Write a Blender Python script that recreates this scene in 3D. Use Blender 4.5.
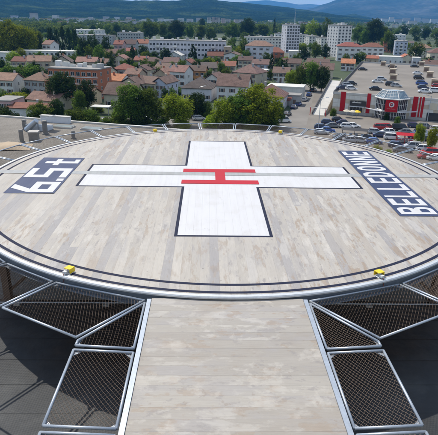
import bpy, bmesh, math, random
from mathutils import Vector, Matrix, noise
for o in list(bpy.data.objects): bpy.data.objects.remove(o)
S = bpy.context.scene
COL = S.collection
R = math.radians
random.seed(7)

# ------------------------------------------------------------------ camera
F, PIT, ROL, YAW, CAMH = 508.77, 0.3782, 0.01805, 0.02553, 6.212
PW, PH = 438, 435
ZG = -23.8                    # street level, the helipad deck is z = 0
_c, _s = math.cos(YAW), math.sin(YAW)
_r0 = Vector((_c, -_s, 0)); FWD = Vector((_s*math.cos(PIT), _c*math.cos(PIT), -math.sin(PIT)))
_d0 = Vector((-_s*math.sin(PIT), -_c*math.sin(PIT), -math.cos(PIT)))
RIGHT = _r0*math.cos(ROL) - _d0*math.sin(ROL)
DOWN = _r0*math.sin(ROL) + _d0*math.cos(ROL)
CAM = Vector((0, 0, CAMH))
cd = bpy.data.cameras.new('camera'); cam = bpy.data.objects.new('camera', cd); COL.objects.link(cam)
cd.sensor_fit = 'HORIZONTAL'; cd.sensor_width = 36; cd.lens = F/PW*36
cd.clip_start = 0.1; cd.clip_end = 90000
cam.matrix_world = Matrix((( RIGHT.x, -DOWN.x, -FWD.x, 0), (RIGHT.y, -DOWN.y, -FWD.y, 0), (RIGHT.z, -DOWN.z, -FWD.z, CAMH), (0, 0, 0, 1)))
S.camera = cam

def ray(u, v):
    return FWD + RIGHT*((u-PW/2)/F) + DOWN*((v-PH/2)/F)
def at(u, v, z=ZG):           # photo pixel -> point on the level z
    d = ray(u, v); return CAM + d*((z-CAMH)/d.z)
def at_far(u, v, dist):       # photo pixel -> point at a horizontal distance
    d = ray(u, v); return CAM + d*(dist/math.hypot(d.x, d.y))
def on_wall(u, v, p0, e):     # photo pixel -> (run along wall, z) on a vertical wall
    n = Vector((-e.y, e.x, 0)); d = ray(u, v); t = (p0-CAM).dot(n)/d.dot(n); p = CAM+d*t
    return (p-p0).dot(e), p.z
def ppm(p): return F/((Vector(p)-CAM).dot(FWD))

# ------------------------------------------------------------------ world, sun, exposure
SUN_AZ, SUN_EL = math.atan2(-0.62, 0.78), R(58)
W = bpy.data.worlds.new('World'); S.world = W; W.use_nodes = True
nt = W.node_tree; nt.nodes.clear()
sky = nt.nodes.new('ShaderNodeTexSky'); sky.sky_type = 'NISHITA'; sky.sun_disc = False
sky.sun_elevation = SUN_EL; sky.sun_rotation = SUN_AZ % (2*math.pi); sky.air_density = 1.0; sky.dust_density = 1.2; sky.altitude = 220
tc = nt.nodes.new('ShaderNodeTexCoord')
mp = nt.nodes.new('ShaderNodeMapping'); mp.inputs['Scale'].default_value = (1.6, 1.6, 9)
cn = nt.nodes.new('ShaderNodeTexNoise'); cn.inputs['Scale'].default_value = 2.3; cn.inputs['Detail'].default_value = 8; cn.inputs['Roughness'].default_value = .58
cr = nt.nodes.new('ShaderNodeValToRGB'); cr.color_ramp.elements[0].position = .44; cr.color_ramp.elements[1].position = .62
mx = nt.nodes.new('ShaderNodeMix'); mx.data_type = 'RGBA'
bg = nt.nodes.new('ShaderNodeBackground'); bg.inputs['Strength'].default_value = 0.14
wo = nt.nodes.new('ShaderNodeOutputWorld')
L = nt.links.new
L(tc.outputs['Generated'], mp.inputs['Vector']); L(mp.outputs[0], cn.inputs['Vector']); L(cn.outputs['Fac'], cr.inputs[0])
L(cr.outputs[0], mx.inputs['Factor']); L(sky.outputs[0], mx.inputs['A']); mx.inputs['B'].default_value = (5.4, 5.8, 6.4, 1)
L(mx.outputs['Result'], bg.inputs['Color']); L(bg.outputs[0], wo.inputs['Surface'])
sl = bpy.data.lights.new('sun', 'SUN'); sl.energy = 3.5; sl.angle = R(.55); sl.color = (1, .925, .81)
so = bpy.data.objects.new('sun', sl); COL.objects.link(so); so.location = (-40, 50, 90)
sv = Vector((math.sin(SUN_AZ)*math.cos(SUN_EL), math.cos(SUN_AZ)*math.cos(SUN_EL), math.sin(SUN_EL)))
so.rotation_euler = sv.to_track_quat('Z', 'Y').to_euler()
S.render.engine = 'CYCLES'; S.cycles.max_bounces = 6; S.cycles.volume_bounces = 1; S.cycles.transparent_max_bounces = 8
S.view_settings.view_transform = 'Standard'; S.view_settings.look = 'None'; S.view_settings.gamma = 1
S.view_settings.exposure = 0.28

# ------------------------------------------------------------------ materials
MATS = {}
def nodes(name):
    m = bpy.data.materials.new(name); m.use_nodes = True
    t = m.node_tree; b = t.nodes['Principled BSDF']; MATS[name] = m
    return m, t, b
def N(t, typ, **kw):
    n = t.nodes.new(typ)
    for k, v in kw.items():
        if k in n.inputs: n.inputs[k].default_value = v
        else: setattr(n, k, v)
    return n
def ramp(t, fac, stops):
    r = t.nodes.new('ShaderNodeValToRGB'); e = r.color_ramp.elements
    while len(e) < len(stops): e.new(.5)
    for i, (p, c) in enumerate(stops):
        e[i].position = p; e[i].color = (*c, 1) if len(c) == 3 else c
    t.links.new(fac, r.inputs[0]); return r.outputs[0]
def mixc(t, fac, a, b, mode='MIX'):
    m = t.nodes.new('ShaderNodeMix'); m.data_type = 'RGBA'; m.blend_type = mode
    for s, v in (('Factor', fac), ('A', a), ('B', b)):
        if hasattr(v, 'is_output'): t.links.new(v, m.inputs[s])
        else: m.inputs[s].default_value = v if s == 'Factor' else ((*v, 1) if len(v) == 3 else v)
    return m.outputs['Result']
def coords(t, scale=(1, 1, 1), kind='Object'):
    c = t.nodes.new('ShaderNodeTexCoord'); m = t.nodes.new('ShaderNodeMapping'); m.inputs['Scale'].default_value = scale
    t.links.new(c.outputs[kind], m.inputs['Vector']); return m.outputs[0]
def noi(t, vec, scale, detail=4, rough=.55, out='Fac'):
    n = N(t, 'ShaderNodeTexNoise', Scale=scale, Detail=detail, Roughness=rough)
    if vec is not None: t.links.new(vec, n.inputs['Vector'])
    return n.outputs[out]
def bump(t, b, h, strength=.3, dist=.02):
    n = N(t, 'ShaderNodeBump', Strength=strength, Distance=dist); t.links.new(h, n.inputs['Height']); t.links.new(n.outputs[0], b.inputs['Normal'])
def plain(name, col, rough=.6, metal=0, var=.18, scale=3, kind='Object', bmp=0):
    if name in MATS: return MATS[name]
    m, t, b = nodes(name); b.inputs['Roughness'].default_value = rough; b.inputs['Metallic'].default_value = metal
    v = noi(t, coords(t, kind=kind), scale, 5)
    c = ramp(t, v, [(.3, tuple(x*(1-var) for x in col)), (.7, tuple(min(1, x*(1+var*.7)) for x in col))])
    t.links.new(c, b.inputs['Base Color'])
    if bmp: bump(t, b, v, bmp)
    return m

def deck_material(name, along):
    # weathered aluminium planks: tint per plank, streaks along the plank, brown stains, pale worn patches
    m, t, b = nodes(name); b.inputs['Roughness'].default_value = .62; b.inputs['Metallic'].default_value = 0.0
    oi = t.nodes.new('ShaderNodeObjectInfo'); rv = oi.outputs['Random']
    if along == 'y': base = ramp(t, rv, [(0, (.275, .265, .262)), (.12, (.305, .29, .278)), (.19, (.335, .30, .26)), (.28, (.36, .335, .298)), (.6, (.385, .358, .318)), (1, (.415, .388, .345))])
    else: base = ramp(t, rv, [(0, (.285, .265, .238)), (.5, (.312, .292, .26)), (1, (.34, .32, .286))])
    mul = N(t, 'ShaderNodeMath', operation='MULTIPLY'); mul.inputs[1].default_value = 91.0; t.links.new(rv, mul.inputs[0])
    cm = t.nodes.new('ShaderNodeCombineXYZ')
    for k in range(3): t.links.new(mul.outputs[0], cm.inputs[k])
    def board(sc):      # noise coordinates that jump from board to board
        add = t.nodes.new('ShaderNodeVectorMath'); add.operation = 'ADD'; t.links.new(coords(t, sc), add.inputs[0]); t.links.new(cm.outputs[0], add.inputs[1]); return add.outputs[0]
    L1 = (2.2, .55, 1) if along == 'y' else (.9, 1.6, 1)
    where = noi(t, coords(t), .13, 2, .5)      # some areas of the deck are more worn than others
    wear = ramp(t, where, [(.38, (.25, .25, .25)), (.56, (1, 1, 1))])
    def layer(c, n, lo, hi, amt, col, masked=True):
        f = ramp(t, n, [(lo, (0, 0, 0)), (hi, (amt, amt, amt))])
        if masked: f = mixc(t, 1.0, f, wear, 'MULTIPLY')
        return mixc(t, f, c, col)
    c = layer(base, noi(t, board(L1), .9, 4, .55), .50, .62, .5, (.29, .28, .28), False)
    c = layer(c, noi(t, board(L1), 1.5, 7, .66), .55, .60, .75, (.275, .212, .155))
    c = layer(c, noi(t, board(L1), 2.6, 7, .68), .575, .615, .75, (.225, .21, .205))
    c = layer(c, noi(t, board(L1), 1.1, 7, .66), .54, .60, .55, (.49, .468, .43))
    c = layer(c, noi(t, coords(t), .35, 6, .6), .50, .66, .35, (.345, .325, .305), False)
    if along == 'x':
        c = layer(c, noi(t, coords(t), 1.3, 8, .68), .56, .61, .45, (.43, .405, .365), False)
        c = layer(c, noi(t, coords(t), .9, 6, .65), .52, .68, .4, (.27, .235, .195), False)
        c = layer(c, noi(t, coords(t, (1, 1, 1)), 4.2, 6, .65), .64, .68, .5, (.24, .20, .165), False)
    else:
        c = layer(c, noi(t, coords(t), 5.5, 6, .65), .67, .70, .7, (.16, .145, .135), False)
    fine = noi(t, coords(t, (14, 1.2, 1) if along == 'y' else (1.2, 14, 1)), 2.5, 5, .7)
    c = mixc(t, .13, c, ramp(t, fine, [(.3, (.25, .24, .23)), (.7, (.78, .77, .75))]), 'OVERLAY')
    t.links.new(c, b.inputs['Base Color'])
    # fine ribs of the extrusion
    w = N(t, 'ShaderNodeTexWave', Scale=11.0, Distortion=0.0); w.bands_direction = 'X' if along == 'y' else 'Y'
    t.links.new(coords(t), w.inputs['Vector']); bump(t, b, w.outputs['Fac'], .12, .003)
    return m
deck_material('deck_y', 'y'); deck_material('deck_x', 'x')
def paint(name, col, dirt, amt=.5):
    m, t, b = nodes(name); b.inputs['Roughness'].default_value = .5
    st = noi(t, coords(t, (5, .35, 1)), 1.0, 6, .62); bl = noi(t, coords(t), 1.3, 6, .6)
    c = mixc(t, ramp(t, st, [(.45, (0, 0, 0)), (.75, (amt,)*3)]), col, dirt)
    c = mixc(t, ramp(t, bl, [(.52, (0, 0, 0)), (.72, (amt,)*3)]), c, dirt)
    sc_ = noi(t, coords(t, (2, .7, 1)), 3.2, 8, .72); c = mixc(t, ramp(t, sc_, [(.63, (0, 0, 0)), (.67, (amt*.9,)*3)]), c, tuple(x*.8 for x in dirt))
    t.links.new(c, b.inputs['Base Color'])
paint('white_paint', (.565, .565, .575), (.47, .455, .43), .5)
paint('navy_paint', (.014, .030, .095), (.045, .06, .12), .5); MATS['navy_paint'].node_tree.nodes['Principled BSDF'].inputs['Roughness'].default_value = .6
paint('navy_line', (.008, .012, .036), (.022, .027, .055), .5); MATS['navy_line'].node_tree.nodes['Principled BSDF'].inputs['Roughness'].default_value = .75; MATS['navy_line'].node_tree.nodes['Principled BSDF'].inputs['Specular IOR Level'].default_value = .25
paint('red_paint', (.43, .005, .014), (.36, .02, .03), .3); MATS['red_paint'].node_tree.nodes['Principled BSDF'].inputs['Specular IOR Level'].default_value = .25
paint('grey_strip', (.33, .34, .335), (.25, .24, .225), .7)
def galv(name, col, metal=.55, rough=.42):
    m, t, b = nodes(name); b.inputs['Roughness'].default_value = rough; b.inputs['Metallic'].default_value = metal
    v = noi(t, coords(t), 9, 6, .7)
    t.links.new(ramp(t, v, [(.3, tuple(x*.78 for x in col)), (.7, col)]), b.inputs['Base Color'])
galv('galvanised', (.46, .51, .57)); galv('aluminium_rim', (.62, .65, .67), .4, .5); galv('wire', (.15, .105, .075), .15, .65)
galv('rust_steel', (.16, .105, .075), .1, .8)
plain('sub_deck', (.06, .055, .05), .9)
m, t, b = nodes('yellow_paint'); b.inputs['Base Color'].default_value = (.80, .55, .008, 1); b.inputs['Roughness'].default_value = .38
m, t, b = nodes('lens_glass'); b.inputs['Base Color'].default_value = (.75, .78, .8, 1); b.inputs['Roughness'].default_value = .12
def gravel(name, c1, c2, sc):
    m, t, b = nodes(name); b.inputs['Roughness'].default_value = .95
    v = N(t, 'ShaderNodeTexVoronoi', Scale=sc); t.links.new(coords(t), v.inputs['Vector'])
    big = noi(t, coords(t), .25, 5, .6)
    c = mixc(t, ramp(t, v.outputs['Color'], [(.1, (0, 0, 0)), (.9, (1, 1, 1))]), c1, c2)
    c = mixc(t, ramp(t, big, [(.4, (0, 0, 0)), (.7, (.65, .65, .65))]), c, tuple(x*.6 for x in c1))
    t.links.new(c, b.inputs['Base Color']); bump(t, b, v.outputs['Distance'], .5, .03)
gravel('gravel_roof', (.165, .148, .125), (.275, .255, .225), 16)
m, t, b = nodes('membrane'); b.inputs['Roughness'].default_value = .7
vv = noi(t, coords(t), .7, 6, .6); q = noi(t, coords(t), 7, 3, .5)
mc = ramp(t, vv, [(.3, (.021, .024, .028)), (.55, (.041, .045, .049)), (.75, (.08, .083, .084))])
vd = N(t, 'ShaderNodeVectorMath', operation='DISTANCE'); vd.inputs[1].default_value = (1.0, -2.0, 20.8); t.links.new(coords(t), vd.inputs[0])   # shade below the deck painted into the roof colour, brown with ragged edge
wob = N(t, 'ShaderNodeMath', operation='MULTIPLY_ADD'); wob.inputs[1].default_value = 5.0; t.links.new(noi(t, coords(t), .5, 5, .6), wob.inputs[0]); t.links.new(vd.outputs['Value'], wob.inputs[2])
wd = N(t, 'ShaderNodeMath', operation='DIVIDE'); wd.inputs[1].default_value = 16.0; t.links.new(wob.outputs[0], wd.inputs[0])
deck_shade = ramp(t, noi(t, coords(t), 1.6, 6, .65), [(.3, (.012, .008, .006)), (.6, (.034, .021, .014)), (.8, (.08, .05, .032))])
t.links.new(mixc(t, ramp(t, wd.outputs[0], [(.66, (.95, .95, .95)), (.82, (0, 0, 0))]), mc, deck_shade), b.inputs['Base Color']); bump(t, b, q, .32, .04)
plain('concrete', (.42, .40, .37), .85, var=.2, scale=1.2, bmp=.1)
plain('pale_concrete', (.50, .49, .46), .85, var=.12, scale=.5)
plain('white_metal', (.62, .64, .66), .5, var=.08)
plain('roof_glass', (.17, .20, .19), .4, var=.3); plain('grey_pipe', (.20, .19, .175), .7)
def tiles(name, col):
    m, t, b = nodes(name); b.inputs['Roughness'].default_value = .85
    oi = t.nodes.new('ShaderNodeObjectInfo')
    v = noi(t, coords(t), .9, 6, .7); f = noi(t, coords(t), 6, 3, .6)
    c = ramp(t, v, [(.25, tuple(x*.55 for x in col)), (.5, col), (.78, tuple(x*1.35 for x in col))])
    c = mixc(t, .45, c, ramp(t, f, [(.3, (.2, .2, .2)), (.7, (.8, .8, .8))]), 'OVERLAY')
    h = N(t, 'ShaderNodeHueSaturation'); mr = N(t, 'ShaderNodeMapRange'); mr.inputs[3].default_value = .8; mr.inputs[4].default_value = 1.2
    mr.inputs[3].default_value = .68; mr.inputs[4].default_value = 1.3; mh = N(t, 'ShaderNodeMapRange'); mh.inputs[3].default_value = .488; mh.inputs[4].default_value = .515; ms_ = N(t, 'ShaderNodeMath', operation='FRACT'); mm_ = N(t, 'ShaderNodeMath', operation='MULTIPLY'); mm_.inputs[1].default_value = 7.3; t.links.new(oi.outputs['Random'], mm_.inputs[0]); t.links.new(mm_.outputs[0], ms_.inputs[0]); t.links.new(ms_.outputs[0], mh.inputs[0]); t.links.new(mh.outputs[0], h.inputs['Hue'])
    t.links.new(oi.outputs['Random'], mr.inputs[0]); t.links.new(mr.outputs[0], h.inputs['Value']); t.links.new(c, h.inputs['Color'])
    t.links.new(h.outputs[0], b.inputs['Base Color'])
    w = N(t, 'ShaderNodeTexWave', Scale=1.1, Distortion=.3); w.bands_direction = 'Z'; t.links.new(coords(t), w.inputs['Vector']); bump(t, b, w.outputs['Fac'], .5, .06)
tiles('tile_brown', (.12, .072, .058)); tiles('tile_red', (.19, .066, .043)); tiles('tile_salmon', (.18, .10, .074)); tiles('tile_dark', (.085, .064, .058)); tiles('tile_orange', (.32, .12, .06))
def wall(name, col):
    m, t, b = nodes(name); b.inputs['Roughness'].default_value = .9
    v = noi(t, coords(t, (1, 1, .35)), .8, 6, .65)
    t.links.new(ramp(t, v, [(.25, tuple(x*.78 for x in col)), (.6, col), (.8, tuple(min(.85, x*1.06) for x in col))]), b.inputs['Base Color'])
for n_, c_ in dict(white=(.72, .71, .69), cream=(.62, .56, .43), beige=(.52, .45, .35), grey=(.42, .42, .41), blue=(.50, .54, .64), pink=(.58, .38, .36), orange=(.55, .26, .09), brick=(.42, .15, .075), lav=(.62, .61, .65), tan=(.47, .37, .26), pale=(.66, .65, .60)).items(): wall('wall_'+n_, c_)
m, t, b = nodes('window_glass'); b.inputs['Base Color'].default_value = (.028, .034, .045, 1); b.inputs['Roughness'].default_value = .12
plain('frame_white', (.66, .65, .62), .6, var=.05); plain('shutter', (.18, .12, .09), .7); plain('flat_roof', (.27, .26, .245), .9, var=.25, scale=.3)
plain('white_roof', (.58, .57, .53), .8, var=.12, scale=.2); plain('dark_metal', (.03, .03, .033), .5)
def foliage(name, c1, c2, c3):
    m, t, b = nodes(name); t.nodes.remove(b); out = t.nodes['Material Output']
    at_ = N(t, 'ShaderNodeAttribute', attribute_name='tint'); oi = t.nodes.new('ShaderNodeObjectInfo')
    c = ramp(t, at_.outputs['Fac'], [(0, c1), (.5, c2), (1, c3)])
    h = N(t, 'ShaderNodeHueSaturation'); mr = N(t, 'ShaderNodeMapRange'); mr.inputs[3].default_value = .72; mr.inputs[4].default_value = 1.25
    mh = N(t, 'ShaderNodeMapRange'); mh.inputs[3].default_value = .482; mh.inputs[4].default_value = .515
    t.links.new(oi.outputs['Random'], mr.inputs[0]); t.links.new(mr.outputs[0], h.inputs['Value']); t.links.new(oi.outputs['Random'], mh.inputs[0]); t.links.new(mh.outputs[0], h.inputs['Hue'])
    t.links.new(c, h.inputs['Color'])
    d = N(t, 'ShaderNodeBsdfDiffuse'); tr = N(t, 'ShaderNodeBsdfTranslucent'); ms = N(t, 'ShaderNodeMixShader'); ms.inputs[0].default_value = .45
    t.links.new(h.outputs[0], d.inputs[0]); t.links.new(h.outputs[0], tr.inputs[0]); t.links.new(d.outputs[0], ms.inputs[1]); t.links.new(tr.outputs[0], ms.inputs[2]); t.links.new(ms.outputs[0], out.inputs['Surface'])
foliage('leaf_green', (.046, .082, .016), (.105, .165, .027), (.20, .275, .045))
foliage('leaf_lime', (.11, .16, .016), (.23, .295, .025), (.38, .42, .05))
foliage('leaf_dark', (.020, .037, .013), (.042, .070, .022), (.085, .13, .034))
foliage('leaf_purple', (.06, .025, .035), (.11, .045, .06), (.17, .08, .09))
plain('bark', (.085, .062, .045), .95)
m, t, b = nodes('city_ground'); b.inputs['Roughness'].default_value = .95
v1 = noi(t, coords(t), .012, 6, .6); v2 = noi(t, coords(t), .12, 5, .6)
c = ramp(t, v1, [(.38, (.034, .055, .018)), (.58, (.055, .075, .03)), (.70, (.115, .105, .085))])
t.links.new(mixc(t, .5, c, ramp(t, v2, [(.3, (.3, .3, .3)), (.7, (.7, .7, .7))]), 'OVERLAY'), b.inputs['Base Color'])
plain('asphalt_tan', (.20, .18, .155), .92, var=.2, scale=.08); plain('road_grey', (.20, .185, .165), .92, var=.2, scale=.1); plain('grass', (.07, .11, .025), .95, var=.35, scale=.6)
plain('road_paint', (.7, .7, .68), .7)

# ------------------------------------------------------------------ mesh helpers
def obj(name, verts, faces, mat, parent=None, smooth=False, me=None):
    if me is None:
        me = bpy.data.meshes.new(name); me.from_pydata([tuple(v) for v in verts], [], faces); me.update()
        if smooth:
            for p in me.polygons: p.use_smooth = True
        me.materials.append(MATS[mat] if isinstance(mat, str) else mat)
    o = bpy.data.objects.new(name, me); COL.objects.link(o)
    if parent: o.parent = parent
    return o
def tag(o, label=None, cat=None, group=None, kind=None):
    if label: o['label'] = label
    if cat: o['category'] = cat
    if group: o['group'] = group
    if kind: o['kind'] = kind
    return o
def thing(name, label, cat, loc=(0, 0, 0), rz=0, group=None):
    o = bpy.data.objects.new(name, None); COL.objects.link(o); o.location = loc; o.rotation_euler = (0, 0, rz); o.empty_display_size = .3
    return tag(o, label, cat, group)
class MB:
    def __init__(s): s.v = []; s.f = []
    def add(s, vs, fs):
        n = len(s.v); s.v += [tuple(v) for v in vs]; s.f += [tuple(i+n for i in f) for f in fs]; return s
    def box(s, x0, x1, y0, y1, z0, z1):
        return s.add([(x0, y0, z0), (x1, y0, z0), (x1, y1, z0), (x0, y1, z0), (x0, y0, z1), (x1, y0, z1), (x1, y1, z1), (x0, y1, z1)],
                     [(0, 3, 2, 1), (4, 5, 6, 7), (0, 1, 5, 4), (1, 2, 6, 5), (2, 3, 7, 6), (3, 0, 4, 7)])
    def tube(s, a, b, r, n=8, r2=None):
        a, b = Vector(a), Vector(b); d = (b-a)
        if d.length < 1e-6: return s
        q = d.to_track_quat('Z', 'Y'); r2 = r if r2 is None else r2; vs = []
        for p, rr in ((a, r), (b, r2)):
            for i in range(n):
                g = 2*math.pi*(i+.5)/n; vs.append(p + q @ Vector((rr*math.cos(g), rr*math.sin(g), 0)))
        fs = [(i, (i+1) % n, n+(i+1) % n, n+i) for i in range(n)] + [tuple(range(n-1, -1, -1)), tuple(range(n, 2*n))]
        return s.add(vs, fs)
    def prism(s, poly, z0, z1):          # poly ccw in xy
        n = len(poly)
        return s.add([(x, y, z0) for x, y in poly]+[(x, y, z1) for x, y in poly],
                     [tuple(range(n-1, -1, -1)), tuple(range(n, 2*n))]+[(i, (i+1) % n, n+(i+1) % n, n+i) for i in range(n)])
    def build(s, name, mat, parent=None, smooth=False): return obj(name, s.v, s.f, mat, parent, smooth)
def box(name, mat, parent, *a): return MB().box(*a).build(name, mat, parent)
ORD = ['first', 'second', 'third', 'fourth', 'fifth', 'sixth', 'seventh', 'eighth', 'ninth', 'tenth', 'eleventh', 'twelfth', 'thirteenth', 'fourteenth', 'fifteenth', 'sixteenth', 'seventeenth', 'eighteenth', 'nineteenth', 'twentieth']
def nth(i):
    if i < 20: return ORD[i]
    tens = {2: 'twenty', 3: 'thirty', 4: 'forty', 5: 'fifty'}[(i+1)//10]; k = (i+1) % 10
    return tens+'-'+ORD[k-1] if k else {'twenty': 'twentieth', 'thirty': 'thirtieth', 'forty': 'fortieth', 'fifty': 'fiftieth'}[tens]

# ================================================================== SETTING: ground, hills, roads
tag(MB().add([(-20000, -2000, ZG), (20000, -2000, ZG), (20000, 17800, ZG), (-20000, 17800, ZG)], [(0, 1, 2, 3)]).build('ground', 'city_ground'), kind='structure')
def forest(name, c1, c2, c3, sc):
    m, t, b = nodes(name); b.inputs['Roughness'].default_value = 1; b.inputs['Specular IOR Level'].default_value = 0
    a = noi(t, coords(t), .0035*sc, 8, .65); f = N(t, 'ShaderNodeTexVoronoi', Scale=.045*sc); t.links.new(coords(t), f.inputs['Vector'])
    c = ramp(t, a, [(.40, c1), (.52, c2), (.64, c3)])
    c = mixc(t, .55, c, ramp(t, f.outputs['Distance'], [(0, (.75, .75, .75)), (.7, (.2, .2, .2))]), 'OVERLAY')
    t.links.new(c, b.inputs['Base Color']); bump(t, b, f.outputs['Distance'], 1.0, 22)
forest('forest_hill', (.006, .016, .006), (.017, .036, .011), (.065, .095, .028), 1.5)
forest('mountain_rock', (.018, .028, .02), (.04, .048, .038), (.10, .10, .09), .3)
def lerp_profile(pts, u):
    if u <= pts[0][0]: return pts[0][1]
    for (a, va), (b, vb) in zip(pts, pts[1:]):
        if u <= b: k = (u-a)/(b-a); k = k*k*(3-2*k)*.5+k*.5; return va+(vb-va)*k
    return pts[-1][1]
def hill(name, prof, d0, d1, d2, mat, label_none, rough, nu=220, nt_=46, seed=0, frq=.0016):
    u0, u1 = prof[0][0], prof[-1][0]; vs = []; fs = []
    for i in range(nu+1):
        u = u0+(u1-u0)*i/nu
        top = at_far(u, lerp_profile(prof, u), d1); hz = max(2, top.z-ZG); dr = Vector((top.x, top.y, 0)).normalized()
        for j in range(nt_+1):
            k = j/nt_
            d = d0+(d2-d0)*k; kr = (d1-d0)/(d2-d0)
            h = (math.sin(min(1, k/kr)*math.pi/2)**1.35) if k < kr else max(0, math.cos((k-kr)/(1-kr)*math.pi/2))**.8
            p = dr*d
            n = noise.fractal(Vector((p.x*frq+seed, p.y*frq, seed*3.1)), 1.0, 2.1, 6)
            rg = 1-abs(noise.noise(Vector((p.x*frq*.8, p.y*frq*.35, seed+5))))*1.6
            w = math.sin(min(1, k/kr)*math.pi)*.9+.16 if k < kr else .3
            z = ZG-2+hz*(h + rough*w*(n*.45+(rg-.6)*.5)*min(1, 4*k))
            vs.append((p.x, p.y, max(ZG-2, z)))
    m_ = nt_+1
    for i in range(nu):
        for j in range(nt_): fs.append((i*m_+j, (i+1)*m_+j, (i+1)*m_+j+1, i*m_+j+1))
    return tag(obj(name, vs, fs, mat, smooth=True), kind='structure')
hill('forested_hill', [(-330, -40), (-160, -32), (-50, -19), (0, -11), (60, -5), (110, -1.5), (130, .2), (150, 2.0), (165, 2.6), (180, 1.8), (200, .3), (215, .7), (240, 2.0), (265, 4.2), (285, 6.5), (300, 9.0), (320, 12), (340, 15), (372, 19)], 2500, 4700, 6500, 'forest_hill', None, .5, 460, 90, 3)
hill('forested_hill', [(322, 18), (338, 16.2), (354, 13.6), (364, 16), (382, 20)], 4300, 5600, 6600, 'forest_hill', None, .2, 80, 24, 9)
hill('mountain', [(285, 16), (300, 9.5), (312, 7.6), (325, 3.2), (337, -1), (355, -7), (380, -12), (400, -9), (420, -14), (450, -18), (520, -22), (700, -20), (820, -6)], 6600, 9300, 12000, 'mountain_rock', None, .42, 320, 50, 17, .0005)
hill('mountain', [(150, 14), (200, 6.5), (232, 3.4), (250, 2.0), (268, 1.2), (285, 2.6), (298, 4.6), (310, 4.0), (325, 5), (345, 3), (380, 6), (430, 10)], 12300, 14800, 17200, 'mountain_rock', None, .3, 160, 30, 31, .0005)

def flat(name, pts, z, mat):
    return tag(obj(name, [(p[0], p[1], z) for p in pts], [tuple(range(len(pts)))], mat), kind='structure')
# car park in front of the mall, road on its left
pk = [at(u, v) for u, v in ((283, 128), (300, 106), (312, 88), (335, 88), (345, 100), (470, 108), (560, 190), (300, 190))]
flat('car_park', pk, ZG+.02, 'asphalt_tan')
flat('road', [at(u, v) for u, v in ((281, 131), (292, 106), (306, 84), (313, 77), (322, 77), (316, 88), (311, 106), (305, 131))], ZG+.024, 'road_grey')
flat('street', [at(u, v) for u, v in ((85, 133), (97, 121), (106, 117), (140, 119), (210, 116), (285, 116), (285, 131), (120, 131))], ZG+.012, 'road_grey')
flat('lawn', [at(u, v) for u, v in ((74, 112), (88, 106), (103, 105), (101, 109), (90, 116))], ZG+.016, 'grass')
for i in range(9):
    p = at(318+i*13, 133+i*1.7); e = Vector((.86, -.51, 0)); n = Vector((.51, .86, 0))
    flat('parking_line', [p-e*.06-n*2.4, p+e*.06-n*2.4, p+e*.06+n*2.4, p-e*.06+n*2.4], ZG+.028, 'road_paint')

# ================================================================== HELIPAD
PC = Vector((.584, 20.14, 0)); RD = 9.5
pad = thing('helipad', 'round aluminium rooftop helipad with white cross, red H and dark lettering', 'helipad', (PC.x, PC.y, -3))
def P(o): return o   # meshes below are written in deck coordinates relative to the pad centre, deck top = +3
DZ = 3.0
pw = .25; npl = int(2*RD/pw); prnd = random.Random(19)
for i in range(npl):
    x0 = -RD+i*pw+.0007; x1 = x0+pw-.0014
    yl = lambda x: math.sqrt(max(.0004, RD*RD-x*x))
    half = min(yl(x0), yl(x1)); cuts = sorted(prnd.uniform(-half*.85, half*.85) for _ in range(prnd.choice((0, 1, 1)))) if half > 3 else []
    if len(cuts) == 2 and cuts[1]-cuts[0] < 1.2: cuts = cuts[:1]
    segs = [None]+cuts+[None]
    for ya, yb in zip(segs, segs[1:]):
        lo_ = [(x0+(x1-x0)*k/4, -yl(x0+(x1-x0)*k/4)) for k in range(5)] if ya is None else [(x0, ya+.0006), (x1, ya+.0006)]
        hi_ = [(x1-(x1-x0)*k/4, yl(x1-(x1-x0)*k/4)) for k in range(5)] if yb is None else [(x1, yb-.0006), (x0, yb-.0006)]
        MB().prism(lo_+hi_, DZ-.045, DZ).build('plank', 'deck_y', pad)
def ring_mesh(prof, n=160, a0=0, a1=2*math.pi):
    full = abs(a1-a0-2*math.pi) < 1e-6; m_ = n if full else n+1; vs = []; fs = []; k = len(prof)
    for i in range(m_):
        a = a0+(a1-a0)*i/n
        for r, z in prof: vs.append((r*math.cos(a), r*math.sin(a), z))
    for i in range(n):
        j = (i+1) % m_
        for q_ in range(k-1): fs.append((i*k+q_, j*k+q_, j*k+q_+1, i*k+q_+1))
    return vs, fs
v_, f_ = ring_mesh([(0.02, DZ-.06), (9.48, DZ-.06)], 96); obj('sub_deck', v_, f_, 'sub_deck', pad)
v_, f_ = ring_mesh([(9.503, DZ-.05), (9.503, DZ-.002), (9.60, DZ-.002), (9.625, DZ-.03), (9.625, DZ-.065), (9.56, DZ-.07)]); obj('rim', v_, f_, 'aluminium_rim', pad)
galv('fascia_steel', (.20, .235, .275), .3, .5)
v_, f_ = ring_mesh([(9.575, DZ-.072), (9.575, DZ-.31), (9.70, DZ-.315), (9.70, DZ-.33), (9.40, DZ-.34)]); obj('fascia', v_, f_, 'fascia_steel', pad)
for rr, w_ in ((9.41, .1), (9.03, .1)):
    v_, f_ = ring_mesh([(rr-w_/2, DZ+.0035), (rr+w_/2, DZ+.0035)], 180); obj('edge_line', v_, [tuple(reversed(f)) for f in f_], 'navy_line', pad)
def sheet(name, poly, z, mat, parent):   # poly in world xy, ccw
    return obj(name, [(x-PC.x, y-PC.y, DZ+z) for x, y in poly], [tuple(range(len(poly)))], mat, parent)
CX, CY, HA, HB, HW, HWY = .512, 20.33, 5.6, 6.28, 1.5, 1.56
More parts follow.
